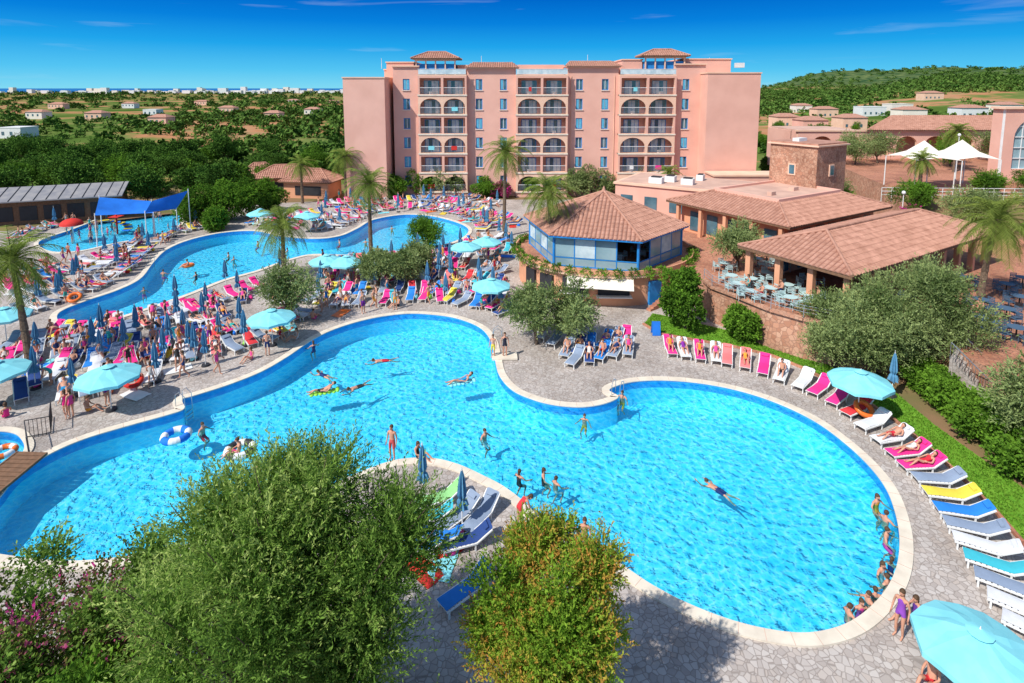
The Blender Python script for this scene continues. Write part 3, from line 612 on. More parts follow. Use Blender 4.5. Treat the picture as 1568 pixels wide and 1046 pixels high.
for bi,(u0,u1) in enumerate(((643,716),(790,868),(945,1030))):
    x0,x1=HX(u0),HX(u1); yf=HY-1.1; xm=(x0+x1)/2
    for k in range(6):
        z0=fl0+FH*k-.25; z1=z0+FH; arch=(k%2==0)
        hs=[]
        for a,b in((x0+.3,xm-.2),(xm+.2,x1-.3)): 
            hs.append(archh(a,b,z0+.3,z1-.4) if arch else rect(a,b,z0+.3,z1-.3))
        wl.panel(rect(x0,x1,z0,z1),hs,.3,lambda a,b,d:(a,yf+d,b),'peach' if arch else 'pink','peach',True)
        wl.bx(x0,x1,yf+.31,HY+.6,z0,z0+.22,'peach')
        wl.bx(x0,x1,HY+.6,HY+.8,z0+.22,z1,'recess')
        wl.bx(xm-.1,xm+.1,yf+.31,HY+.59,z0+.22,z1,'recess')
        bal.bx(x0-.08,x1+.08,yf-.12,yf-.003,z0+.02,z0+.24,'coping')
        for a,b in((x0+.3,xm-.2),(xm+.2,x1-.3)):
            c=(a+b)/2; bal.bx(a,b,yf+.06,yf+.13,z0+1.3,z0+1.38,'white')
            for j in range(4): bal.bx(a,b,yf+.09,yf+.11,z0+.48+j*.2,z0+.52+j*.2,'rail')
            bal.bx(c-.03,c+.03,yf+.085,yf+.115,z0+.3,z0+1.3,'rail')
            wn.bx(c-1.25,c+1.25,HY+.52,HY+.59,z0+.25,z0+2.5,'teal' if k>3 else 'blue')
            for j in range(4):
                xx=c-1.15+j*.58; wn.bx(xx,xx+.51,HY+.47,HY+.515,z0+.32,z0+2.4,'curtain' if (j+k+bi)%3 else 'glass')
            if R(0,1)<.55: bal.bx(c-.3,c+.3,yf+.6,yf+.68,z0+.25,z0+.7,'white'); bal.bx(c-.3,c+.3,yf+.3,yf+.68,z0+.65,z0+.7,'white')
            if R(0,1)<.3: bal.bx(c+R(-.7,0),c+R(.2,.6),yf+.03,yf+.055,z0+.75,z0+1.42,random.choice(['red','umb','white','white','fpink']))
    wl.bx(x0,x0+.25,yf+.31,HY,fl0-1.5,fl0+FH*6-.25,'pink'); wl.bx(x1-.25,x1,yf+.31,HY,fl0-1.5,fl0+FH*6-.25,'pink')
    wl.bx(x0,x1,yf+.05,HY,-.5,fl0-.26,'pink')
    zt_=fl0+FH*6-.25; wl.bx(x0,x1,yf,HY+13,zt_+.003,zt_+.25,'peach')
    bal.bx(x0+.1,x1-.1,yf+.1,yf+.13,zt_+.3,zt_+1.1,'curtain'); bal.bx(x0,x1,yf+.07,yf+.15,zt_+1.1,zt_+1.16,'white')
    wl.bx(x0+.3,x1-.3,HY+3.5,HY+12,zt_+.25,zt_+2.0,'pink')
for u,v in((668,90),(1016,86)):
    x=HX(u); zz=HZ(v); hiproof(rf,(x,HY+2.6),8.0,5,zz,zz+1.1,0,.15)
    rf.bx(x-3.2,x+3.2,HY+.9,HY+4.4,20.4,zz-.9,'blue')
    for i in range(5): rf.bx(x-3.3+i*1.6,x-3.1+i*1.6,HY+.6,HY+.8,20,zz-.2,'peach')
    rf.bx(x-3.4,x+3.4,HY+.55,HY+.75,zz-.45,zz-.18,'peach')
for u0,u1,v0 in((590,632,96),(700,716,101),(955,985,92),(1048,1122,91)):
    wl.bx(HX(u0),HX(u1),HY+2.4,HY+12,18,HZ(v0)-.01,'pink'); rf.bx(HX(u0)-.15,HX(u1)+.15,HY+2.25,HY+12.1,HZ(v0),HZ(v0)+.18,'peach')
def blk(u0,u1,v0,dy,dep): 
    k2=K*(HY+dy)/HY; a,b=(u0-784)*k2,(u1-784)*k2; zt_=18-(v0-135)*k2
    wl.bx(a,b,HY+dy,HY+dep,-.5,zt_,'pink'); rf.bx(a-.12,b+.12,HY+dy-.12,HY+dep,zt_+.003,zt_+.2,'peach')
blk(528,591,120,-3.5,12); blk(1080,1160,113,-3.5,13); blk(591.3,603.8,108,3,11); blk(1076.3,1079.5,106,3,11)
for u in(714,870,943): x=HX(u)+.4*(1 if u==870 else -1); wn.cone((x,HY-.08,0),(x,HY-.08,20),.06,.06,'peach',6)
# small roof clutter
for u,hh in((575,.8),(735,1.2),(905,1.4),(1100,.9),(1130,.7)): rf.cone((HX(u),HY+6,HZ(104)),(HX(u),HY+6,HZ(104)+hh+1),.05,.04,'white',6); rf.box((HX(u)+2,HY+6,HZ(104)+.6),(1.4,1,.8),'white')
wl.done('walls',ht); wn.done('windows',ht); bal.done('balconies',ht); rf.done('roof',ht)
pb=MB(); pb.bx(31,41,86,90,0,4.6,'pink'); pb.bx(30.8,41.2,85.8,90.2,4.603,4.85,'peach')
for i in range(3): pb.bx(32+i*3,34+i*3,85.9,85.96,.3,3.2,'glass')
pb.done('entrance_porch')
# ------------------------------------------------------------------ left side buildings
gb=empty('snack_bar_building'); p=Vector((-65,77,0)); mb=MB(); a_=math.radians(22)
mb.box(p+Vector((0,0,1.7)),(19,6,3.4),'wood',a_)
Mx=Matrix.Rotation(a_,3,'Z')
for k in range(7): mb.box(p+Mx@Vector((-8.2+k*2.6,-3.03,1.5)),(1.9,.1,1.9),'dark',a_)
e=[p+Mx@Vector(q) for q in((-10.5,-4.3,3.4),(10.5,-4.3,3.4),(10.5,0,4.7),(-10.5,0,4.7),(10.5,4,3.6),(-10.5,4,3.6))]
mb.add(e+[q-Vector((0,0,.15)) for q in e],[(0,1,2,3),(3,2,4,5),(0,6,7,1),(1,7,8,2),(0,3,9,6)],'greyroof')
for k in range(16): mb.box(p+Mx@Vector((-10+k*1.33,-2.15,4.1)),(.06,4.5,.05),'dark',a_,('X',math.radians(16.8)))
mb.done('walls_and_roof',gb)
for (u,v,w_,d_,r_) in((440,292,11,7,.2),(480,300,9,6,-.15),(400,288,7,5,.3)):
    q=G(u,v); mb=MB(); mb.box(q+Vector((0,0,1.4)),(w_-1.2,d_-1.2,2.8),'orange',r_)
    mb.box(q+Vector((0,-d_/2+.55,1.3)),(w_*.5,.1,1.5),'dark',r_); hiproof(mb,q,w_,d_,2.8,4.6,r_); mb.done('garden_bungalow')
for pts in([(145,330,3.6),(152,302,5.0),(232,308,4.0),(235,326,3.0)],[(222,326,3.2),(232,308,4.4),(288,292,5.2),(270,320,3.0)]):
    mb=MB(); q=[]
    for u,v,z in pts:
        g_=G(u,v,z); q.append(g_); mb.cone((g_.x,g_.y,-.05),(g_.x,g_.y,z+.25),.07,.05,'white',8)
    n_=6; vs=[];fs=[]
    for i in range(n_+1):
        for j in range(n_+1):
            s,t=i/n_,j/n_; v_=q[0].lerp(q[1],s).lerp(q[3].lerp(q[2],s),t); v_=v_-Vector((0,0,.5*math.sin(math.pi*s)*math.sin(math.pi*t))); vs.append(v_)
    for i in range(n_):
        for j in range(n_): a=i*(n_+1)+j; fs.append((a,a+1,a+n_+2,a+n_+1))
    mb.add(vs,fs,'sail',True); mb.done('shade_sail')
mb=MB(); mb.cone((0,0,-.3),(0,0,2.0),.14,.12,'white',10); mb.ell((0,0,1.9),(1.2,1.2,.75),'red',16,6,v1=.5)
mb.cone((0,0,1.88),(0,0,1.9),1.2,1.2,'white',16); mb.done('mushroom_fountain',loc=G(112,368))
mb=MB()
for t in range(12):
    a=t*.35; mb.box((1.2*math.cos(a),1.2*math.sin(a),.3+t*.13),(.9,.6,.08),'yellow' if t%2 else 'sail',a)
mb.cone((0,0,-.2),(0,0,2.4),.1,.1,'red',8); mb.bx(-.6,.6,-.6,.6,2.0,2.08,'red'); mb.done('water_slide',loc=G(180,356))
# ------------------------------------------------------------------ people
def person_mesh(pose,fem=False):
    J={'pelvis':(0,0,.95),'spine':(0,-.01,1.13),'chest':(0,0,1.30),'neck':(0,-.01,1.46),'hb':(0,.01,1.55),
     'shL':(.17,0,1.40),'shR':(-.17,0,1.40),'elL':(.24,-.03,1.13),'elR':(-.24,-.03,1.13),'wrL':(.25,.06,.89),'wrR':(-.25,.06,.89),
     'hiL':(.09,0,.90),'hiR':(-.09,0,.90),'kL':(.10,.03,.49),'kR':(-.10,.03,.49),'aL':(.10,-.02,.08),'aR':(-.10,-.02,.08),'tL':(.12,.15,.03),'tR':(-.12,.15,.03)}
    hd=Vector((0,.03,1.62)); hr=Matrix.Identity(3)
    if pose=='walk': J.update(kL=(.10,.18,.50),aL=(.10,.20,.09),tL=(.11,.36,.04),kR=(-.10,-.02,.50),aR=(-.10,-.30,.14),tR=(-.11,-.20,.03),elL=(.23,-.16,1.15),wrL=(.24,-.08,.92),elR=(-.23,.05,1.14),wrR=(-.22,.24,.98))
    if pose=='wade': J.update(elL=(.34,.08,1.24),wrL=(.44,.28,1.22),elR=(-.32,.06,1.22),wrR=(-.42,.24,1.16),
        kL=(.15,.36,.74),kR=(-.13,.30,.66),aL=(.14,.20,.36),aR=(-.12,-.02,.38),tL=(.15,.26,.24),tR=(-.13,-.04,.24))
    if pose=='sit': 
        J.update(pelvis=(0,0,.12),spine=(0,-.05,.30),chest=(0,-.07,.48),neck=(0,-.04,.64),hb=(0,0,.72),shL=(.17,-.06,.58),shR=(-.17,-.06,.58),elL=(.23,.04,.34),elR=(-.23,.04,.34),wrL=(.16,.26,.30),wrR=(-.16,.26,.30),
        hiL=(.09,.04,.11),hiR=(-.09,.04,.11),kL=(.12,.42,.36),kR=(-.12,.42,.32),aL=(.12,.72,.07),aR=(-.12,.74,.07),tL=(.13,.86,.04),tR=(-.13,.88,.04)); hd=Vector((0,.03,.79))
    if pose=='lie':
        J.update(pelvis=(0,0,.12),spine=(0,-.18,.17),chest=(0,-.34,.25),neck=(0,-.48,.36),hb=(0,-.55,.41),shL=(.17,-.42,.32),shR=(-.17,-.42,.32),elL=(.27,-.22,.16),elR=(-.27,-.22,.16),wrL=(.26,.02,.10),wrR=(-.2,-.0,.2),
        hiL=(.09,.05,.11),hiR=(-.09,.05,.11),kL=(.12,.45,.14),kR=(-.11,.42,.30),aL=(.12,.85,.07),aR=(-.12,.75,.07),tL=(.13,.93,.15),tR=(-.13,.87,.05)); hd=Vector((0,-.61,.46)); hr=Matrix.Rotation(math.radians(50),3,'X')
    if pose=='swim':
        J.update(pelvis=(0,0,0),spine=(0,.18,.0),chest=(0,.35,.02),neck=(0,.50,.05),hb=(0,.56,.08),shL=(.17,.44,.0),shR=(-.17,.44,0),elL=(.34,.62,-.02),elR=(-.25,.74,-.05),wrL=(.30,.86,-.04),wrR=(-.2,1.0,0),
        hiL=(.09,-.05,0),hiR=(-.09,-.05,0),kL=(.14,-.45,-.06),kR=(-.12,-.46,0),aL=(.16,-.86,.0),aR=(-.16,-.84,-.12),tL=(.17,-1.0,.0),tR=(-.17,-.98,-.12)); hd=Vector((0,.63,.12)); hr=Matrix.Rotation(math.radians(-40),3,'X')
    if pose=='bend':
        J.update(spine=(0,.10,1.08),chest=(0,.26,1.14),neck=(0,.42,1.16),hb=(0,.50,1.15),shL=(.17,.33,1.15),shR=(-.17,.33,1.15),elL=(.2,.40,.88),elR=(-.2,.40,.88),wrL=(.15,.46,.63),wrR=(-.15,.46,.63)); hd=Vector((0,.57,1.13)); hr=Matrix.Rotation(math.radians(-70),3,'X')
    J={k:Vector(v) for k,v in J.items()}
    for s in 'LR':
        J['th'+s]=J['hi'+s].lerp(J['k'+s],.4); J['cf'+s]=J['k'+s].lerp(J['a'+s],.35); J['ha'+s]=J['wr'+s]+(J['wr'+s]-J['el'+s]).normalized()*.09
    rad={'pelvis':.135,'spine':.12,'chest':.145,'neck':.055,'hb':.06,'sh':.06,'el':.042,'wr':.030,'ha':.034,'hi':.09,'th':.085,'k':.056,'cf':.056,'a':.038,'t':.034}
    if fem: rad.update(spine=.105,chest=.13,pelvis=.145,sh=.052)
    names=list(J); ed=[('pelvis','spine'),('spine','chest'),('chest','neck'),('neck','hb')]
    for s in 'LR': ed+=[('chest','sh'+s),('sh'+s,'el'+s),('el'+s,'wr'+s),('wr'+s,'ha'+s),('pelvis','hi'+s),('hi'+s,'th'+s),('th'+s,'k'+s),('k'+s,'cf'+s),('cf'+s,'a'+s),('a'+s,'t'+s)]
    me=bpy.data.meshes.new('tmp'); me.from_pydata([tuple(J[k]) for k in names],[(names.index(a),names.index(b)) for a,b in ed],[])
    o=bpy.data.objects.new('tmp',me); link(o); md=o.modifiers.new('s','SKIN'); 
    for i,k in enumerate(names):
        rr=rad.get(k) or rad[k[:-1]]; sv=me.skin_vertices[0].data[i]; sv.radius=(rr,rr*.85); sv.use_root=(k=='pelvis')
    o.modifiers.new('u','SUBSURF').levels=1
    dg=bpy.context.evaluated_depsgraph_get(); ev=o.evaluated_get(dg); em=ev.to_mesh()
    V=[v.co.copy() for v in em.vertices]; Fc=[list(p.vertices) for p in em.polygons]; ev.to_mesh_clear(); bpy.data.objects.remove(o)
    mb=MB(); sw={'pelvis','hiL','hiR','thL','thR'} if not fem else {'pelvis','hiL','hiR','spine','chest'}
    A=[];B=[]
    for f in Fc:
        c=sum((V[i] for i in f),Vector())/len(f); k=min(names,key=lambda q:(J[q]-c).length); (A if k in sw else B).append(f)
    mb.add(V,B,'skin',True)
    i=mb.mi('swim')
    for f in A: mb.F.append(f); mb.I.append(i); mb.S.append(True)
    T=lambda x,y,z: hd+hr@Vector((x,y,z))
    mb.ell(hd,(.076,.095,.115),'skin',14,10,hr)
    mb.cone(T(0,.085,.015),T(0,.118,-.022),.010,.017,'skin',6); 
    for s in(-1,1):
        mb.ell(T(s*.030,.084,.012),(.012,.010,.008),'dark',6,4,hr); mb.ell(T(s*.078,.0,-.005),(.010,.02,.03),'skin',6,5,hr)
    mb.ell(T(0,.086,-.052),(.024,.009,.008),'lips',8,4,hr)
    hr2=hr@Matrix.Rotation(math.radians(28),3,'X'); mb.ell(T(0,-.012,.018),(.088,.104,.118),'hair',14,7,hr2,v1=.56)
    if fem: mb.ell(T(0,-.075,-.07),(.065,.045,.13),'hair',10,7,hr)
    for s in 'LR':
        w_,h_=J['wr'+s],J['ha'+s]; d=(h_-w_).normalized()
        sg=1 if s=='L' else -1
        sd=(Vector((0,1,0))-d*d.y); sd=sd.normalized() if sd.length>.2 else Vector((1,0,0)); nn=d.cross(sd)*sg
        for i,ln in enumerate((.068,.078,.073,.058)):
            b0=h_+sd*(.026-.0175*i); k1=b0+d*ln*.55+nn*.006; mb.cone(b0-d*.01,k1,.0095,.009,'skin',5); mb.cone(k1,k1+(d*.8+nn*.5).normalized()*ln*.5,.009,.007,'skin',5)
        b0=w_+d*.035+sd*.022; k1=b0+(d*.6+sd*.8)*.035; mb.cone(b0,k1,.012,.010,'skin',5); mb.cone(k1,k1+(d*.9+sd*.3)*.03,.010,.008,'skin',5)
    ob=mb.done('t'); m_=ob.data; bpy.data.objects.remove(ob); m_.name='person_'+pose; return m_
PM={(p,f):person_mesh(p,f) for p in('stand','walk','wade','sit','lie','swim','bend') for f in(False,True)}
SW=[(.02,.04,.15),(.65,.03,.05),(.02,.28,.55),(.8,.08,.32),(.05,.05,.05),(.85,.35,.05),(.25,.03,.35),(.05,.45,.4),(.75,.7,.65)]
def person(pose,loc,rz=None,fem=None,col=None,s=1):
    fem=R(0,1)<.5 if fem is None else fem
    nm={'stand':'standing_person','walk':'walking_person','wade':'bather','sit':'sitting_person','lie':'sunbather','swim':'swimmer','bend':'bending_person'}[pose]
    return inst(PM[(pose,fem)],nm,loc,R(0,6.28) if rz is None else rz,s*R(.94,1.06),col or random.choice(SW))
# ------------------------------------------------------------------ furniture templates
def tmpl(mb,nm):
    o=mb.done(nm); m_=o.data; bpy.data.objects.remove(o); return m_
def lounger_mesh():
    mb=MB()
    for s in(-1,1):
        mb.box((s*.33,.28,.31),(.045,1.45,.06),'white')
        for y in(-.35,.9): mb.box((s*.31,y,.14),(.05,.06,.29),'white')
    for i in range(9): mb.box((0,-.38+i*.165,.335),(.64,.12,.03),'white')
    t=math.radians(34); hy=-.44
    for s in(-1,1): mb.box((s*.33,hy-math.cos(t)*.36,.33+math.sin(t)*.36),(.045,.74,.05),'white',0,('X',-t))
    mb.box((0,hy-math.cos(t)*.36,.345+math.sin(t)*.36),(.62,.72,.03),'white',0,('X',-t))
    prof=[(1.0,.36),(.98,.395),(.5,.40),(.1,.385),(-.3,.40),(-.42,.41),(-.75,.62),(-1.02,.80),(-1.06,.82)]
    nx_=5; vs=[];fs=[]
    for j,(y,z) in enumerate(prof):
        for i in range(nx_): x=-.30+.60*i/(nx_-1); vs.append((x*(1+.03*math.sin(j*2)),y,z+.012*math.sin(i*1.7+j)-(.03 if i in(0,nx_-1) else 0)))
    for j in range(len(prof)-1):
        for i in range(nx_-1): a=j*nx_+i; fs.append((a,a+1,a+nx_+1,a+nx_))
    mb.add(vs,fs,'cloth',True)
    mb.box((0,-.86,.74),(.4,.16,.07),'cloth',0,('X',-t))
    return tmpl(mb,'sun_lounger')
LG=lounger_mesh()
def umb_open():
    mb=MB(); mb.cone((0,0,0),(0,0,2.65),.03,.025,'white',8); mb.cone((0,0,0),(0,0,.12),.3,.27,'dark',16); mb.cone((0,0,2.6),(0,0,2.78),.05,.01,'white',6)
    n_=8; R0=1.62; top=Vector((0,0,2.62)); rg=[];md=[];lo=[]
    for i in range(n_*2):
        a=math.pi*i/n_; rr=R0*(1 if i%2==0 else .94); z=2.02+(0 if i%2==0 else .05); rg.append(Vector((rr*math.cos(a),rr*math.sin(a),z))); md.append(Vector((rr*.5*math.cos(a),rr*.5*math.sin(a),2.38-(0 if i%2==0 else .03)))); lo.append(rg[-1]*1.0-Vector((0,0,.16)))
    k=n_*2; mb.add([top]+md+rg+lo,[(0,1+i,1+(i+1)%k) for i in range(k)]+[(1+j*k+i,1+(j+1)*k+i,1+(j+1)*k+(i+1)%k,1+j*k+(i+1)%k) for j in(0,1) for i in range(k)],'umb')
    for i in range(n_):
        a=2*math.pi*i/n_; mb.cone((0,0,2.55),(R0*math.cos(a),R0*math.sin(a),2.0),.012,.01,'white',4); mb.cone((0,0,1.9),(.8*math.cos(a),.8*math.sin(a),2.29),.01,.01,'white',4)
    mb.cone((0,0,2.60),(0,0,2.70),.34,.05,'umb',12)
    return tmpl(mb,'open_parasol')
def umb_closed():
    mb=MB(); mb.cone((0,0,0),(0,0,2.75),.03,.025,'white',8); mb.cone((0,0,0),(0,0,.12),.28,.25,'dark',14)
    n_=16; prof=[(2.66,.03),(2.4,.09),(2.0,.14),(1.6,.17),(1.42,.10),(1.3,.18),(1.0,.24)]; vs=[];fs=[]
    for z,r_ in prof:
        for i in range(n_): a=2*math.pi*i/n_; rr=r_*(1.25 if i%2 else .6); vs.append((rr*math.cos(a),rr*math.sin(a),z+(R(-.06,.06) if z==1.0 else 0)))
    for j in range(len(prof)-1):
        for i in range(n_): fs.append((j*n_+i,j*n_+(i+1)%n_,(j+1)*n_+(i+1)%n_,(j+1)*n_+i))
    mb.add(vs,fs,'umbc'); mb.cone((0,0,2.65),(0,0,2.82),.03,.01,'white',6); return tmpl(mb,'closed_parasol')
UO=umb_open(); UC=umb_closed()
def table_mesh():
    mb=MB(); mb.cone((0,0,0),(0,0,.04),.26,.24,'dark',12); mb.cone((0,0,.04),(0,0,.72),.04,.04,'dark',8); mb.cone((0,0,.72),(0,0,.75),.45,.45,'cloth',20); return tmpl(mb,'patio_table')
def chair_mesh():
    mb=MB()
    for x in(-.22,.22):
        for y in(-.2,.22): mb.cone((x,y,0),(x,y,.44 if y>0 else .85),.018,.018,'cloth',5)
        mb.box((x,0,.63),(.04,.42,.03),'cloth')
    mb.box((0,0,.45),(.48,.46,.04),'cloth')
    for z in(.58,.68,.8): mb.box((0,-.21,z),(.44,.025,.07),'cloth')
    return tmpl(mb,'patio_chair')
TB=table_mesh(); CH=chair_mesh()
BAGS=[]
for c in ['red','sail','umb','yellow','white','rorange','rgreen','dark','fpink']:
    mb=MB(); mb.ell((0,0,.15),(.24,.14,.17),c,10,6); mb.torus((0,0,.33),.12,.015,c,10,4); BAGS.append(tmpl(mb,'beach_bag'))
TWL=[]
for c in ['red','sail','umb','yellow','white','rorange','fpink']:
    mb=MB(); vs=[(x*.45+R(-.04,.04),y*.8+R(-.04,.04),.02+R(0,.03)) for x in(-1,-.3,.4,1) for y in(-1,-.4,.3,1)]
    mb.add(vs,[(i*4+j,i*4+j+1,i*4+j+5,i*4+j+4) for i in range(3) for j in range(3)],c,True); TWL.append(tmpl(mb,'beach_towel'))
def ring(loc,c1,c2,s=1,name='swim_ring'):
    mb=MB(); mb.torus((0,0,0),.42*s,.14*s,c1,24,8,c2); return mb.done(name,loc=loc)
PINK=(.88,.04,.27);WHT=(.74,.75,.78);NAVY=(.03,.07,.24);SLT=(.27,.34,.46);RED=(.7,.05,.06);TUR=(.06,.5,.6);YEL=(.8,.65,.08);BLU=(.03,.24,.7);CORAL=(.9,.22,.22)
MIX=[PINK]*7+[WHT]*6+[NAVY]*4+[SLT]*8+[RED]*1+[TUR]*2+[YEL]+[BLU]*3+[CORAL]*1
def lounger(p,rz,col=None,occ=None):
    p=Vector((p.x,p.y,.0)); inst(LG,'sun_lounger',p,rz,1,col or random.choice(MIX))
    if occ is None: occ=R(0,1)<.5
    if occ:
        o=Matrix.Rotation(rz,3,'Z')@Vector((0,-.12,0)); k=R(0,1)
        person('lie' if k<.65 else 'sit',p+o+Vector((0,0,.36 if k<.65 else .34)),rz+R(-.1,.1))
cen=G(1110,735)
rowR=[(1026,545,PINK,1),(1047,549,WHT,1),(1071,553,PINK,1),(1096,556,WHT,1),(1113,560,CORAL,0),(1141,566,CORAL,1),(1169,575,PINK,0),(1196,585,WHT,1),(1229,597,WHT,0),(1254,607,PINK,0),(1283,622,PINK,0),(1310,640,RED,0),(1335,661,WHT,0),(1364,684,WHT,1),(1388,706,PINK,1),(1409,726,PINK,1),(1434,748,SLT,0),(1453,772,YEL,0),(1472,798,BLU,0),(1490,824,SLT,0),(1507,852,WHT,0),(1526,882,TUR,0),(1545,914,SLT,0),(1568,950,WHT,0),(1594,990,WHT,0)]
for u,v,c,oc in rowR:
    p=G(u,v-6); d=cen-p; lounger(p,math.atan2(-d.x,d.y)+R(-.07,.07),c,bool(oc))
inside_cache=[[(q.x,q.y) for q in offs(o,1.0)[::2]] for _,o,_,_ in pools]
def inpool(p):
    for poly in inside_cache:
        c=False; j=len(poly)-1
        for i in range(len(poly)):
            xi,yi=poly[i];xj,yj=poly[j]
            if (yi>p.y)!=(yj>p.y) and p.x<(xj-xi)*(p.y-yi)/(yj-yi)+xi: c=not c
            j=i
        if c: return True
    return False
rows=[[(80,612),(180,592),(250,578)],[(10,612),(60,600)],[(30,590),(110,575),(190,560),(260,548),(340,540),(400,522),(440,503)],[(0,575),(60,565),(130,558),(210,546),(290,532),(360,524)],[(0,560),(90,548),(170,540),(240,530),(310,517),(370,500)],[(0,535),(80,525),(160,520),(230,510),(290,500),(350,482)],[(20,547),(100,536),(180,528)],[(60,515),(130,512),(200,505),(260,490),(320,470),(380,460)],
[(70,507),(150,504),(220,492),(290,474),(350,455),(400,440)],[(420,500),(450,488),(470,475)],[(400,480),(430,465),(450,455)],[(470,462),(510,466),(560,463),(620,460),(680,460),(735,468),(780,480)],[(480,448),(540,450),(600,447),(660,446),(720,450),(775,464)],[(480,436),(540,436),(600,431),(660,428),(720,430),(770,440)],[(490,422),(540,422),(600,415),(660,410),(720,410),(770,420)],[(500,408),(560,402),(620,400),(680,395),(740,393),(780,400)],[(700,380),(740,382),(780,386)],
[(20,485),(70,468),(120,450),(165,432),(198,412),(215,392),(235,375),(270,358),(320,347)],[(0,470),(60,450),(110,434),(150,416),(180,397),(200,378),(230,362)],[(0,450),(50,436),(95,418),(140,402),(170,388)],[(0,432),(50,420),(90,405)],[(20,370),(50,355),(90,345)],[(150,400),(190,385)],
[(475,352),(510,350),(535,340),(560,328),(600,320),(650,318),(700,327),(735,342),(742,356)],[(470,340),(510,335),(550,318),(600,310),(650,307),(700,313),(745,328),(762,348)],[(380,343),(430,345),(465,345)],[(390,335),(440,336),(500,326)],[(590,303),(650,299),(710,303),(760,315)],[(500,316),(550,308),(590,304)],[(725,372),(755,366),(780,372)],[(640,394),(690,388),(730,382)],[(760,330),(790,345)]]
for ri,rw_ in enumerate(rows):
    q=GL(rw_)
    for a,b in zip(q,q[1:]):
        d=b-a; L0=d.length; n_=int(L0/.88)
        for k in range(n_):
            if R(0,1)<.06: continue
            p=a+d*((k+R(.3,.7))/n_)+Vector((R(-.15,.15),R(-.4,.4),0))
            if inpool(p): continue
            nv=Vector((d.y,-d.x,0)).normalized()
            if nv.y>0: nv=-nv
            lounger(p,math.atan2(-nv.x,nv.y)+R(-.3,.3))
            if R(0,1)<.14: inst(UC,'closed_parasol',p+Vector((.5,R(-.5,.5),0)),R(0,3),R(.88,1.0))
            if R(0,1)<.2: person(random.choice(['stand','walk','sit','bend']),p+Vector((.5,-.9,0)))
            if R(0,1)<.35: inst(random.choice(BAGS),'beach_bag',p+Vector((.47,R(-.8,.8),0)),R(0,3))
            if R(0,1)<.12: inst(random.choice(TWL),'beach_towel',p+Vector((.1,-1.8,.004)),R(0,3))
for (u,v) in [(156,520),(144,545),(55,595),(315,560),(270,470),(272,497),(375,530),(346,440),(430,420),(470,375),(495,380),(542,392),(600,405),(640,395),(655,445),(690,430),(575,445),(492,440),(705,385),(740,345),(775,375),(300,345),(245,360),(180,415),(120,430),(210,520),(95,455),(60,470),(610,325),(660,315),(710,322),(500,318),(755,455),(240,585),(1365,608)]:
    p=G(u,v)
    if not inpool(p): inst(UC,'closed_parasol',p,R(0,3),R(.95,1.05))
for (u,v) in [(165,565),(415,478),(752,430),(1318,573),(1500,975),(500,393),(745,365),(713,372),(5,475),(-8,558),(470,326),(398,322),(530,395)]:
    p=G(u,v,2.45); inst(UO,'open_parasol',(p.x,p.y,0),R(0,1))
for (u,v,c) in [(868,547,SLT),(886,543,NAVY),(905,539,BLU),(925,534,BLU),(944,530,SLT),(962,545,SLT),(880,560,SLT),(902,556,NAVY),(922,552,BLU),(942,548,SLT),(850,530,SLT),(830,520,WHT),(960,528,PINK)]:
    lounger(G(u,v-5),math.radians(R(150,175)),c,R(0,1)<.45)
for (u,v,c,rz) in [(672,772,(.3,.65,.25),2.0),(655,800,TUR,1.7),(700,800,SLT,2.4),(668,830,BLU,1.3),(712,838,NAVY,1.9),(735,800,SLT,2.6),(640,845,BLU,1.5),(712,915,BLU,2.3)]: lounger(G(u,v),rz,c,False)
for (u,v) in [(648,768),(708,812)]: inst(UC,'closed_parasol',G(u,v),0,1.0)
for u,v in((690,850),(660,858),(705,825)): inst(random.choice(BAGS),'beach_bag',G(u,v)); inst(random.choice(TWL),'beach_towel',G(u-12,v+14)+Vector((0,0,.004)),R(0,3))
for i in range(110):
    u,v=random.choice([(R(130,480),R(500,600)),(R(470,780),R(400,480)),(R(20,230),R(390,480)),(R(480,760),R(300,350)),(R(100,270),R(330,380))]); p=G(u,v)
    if not inpool(p): person(random.choice(['stand','walk','walk']),p)
person('stand',G(601,704),math.radians(160),False,(.6,.1,.1)); person('sit',G(640,702)+Vector((0,0,.02)),math.radians(-110),True,(.02,.02,.03)); 
person('stand',G(755,548),2.8,False,YEL); person('stand',G(773,548),3.3,True,(.03,.03,.05)); person('bend',G(806,806)+Vector((-.3,0,0)),math.radians(-60),True,RED)
person('walk',G(893,845)+Vector((0,-.3,0)),2.9,False,BLU); person('stand',G(884,838)+Vector((-.3,-.5,0)),2.5,True,BLU); person('stand',G(1376,975),math.radians(120),True,(.30,.08,.5)); person('sit',G(1400,950),math.radians(100),True,(.15,.05,.3)); person('sit',G(1425,1046),math.radians(120),False,RED)
person('stand',G(500,470),3,True,BLU); person('walk',G(102,640)+Vector((0,0,0)),1,True,PINK); person('sit',G(10,640),1,True,PINK)
for u,v in((110,640),(135,630),(165,620),(480,490),(410,545),(385,550),(455,520)): person(random.choice(['sit','stand']),G(u,v))
WZ=-.10
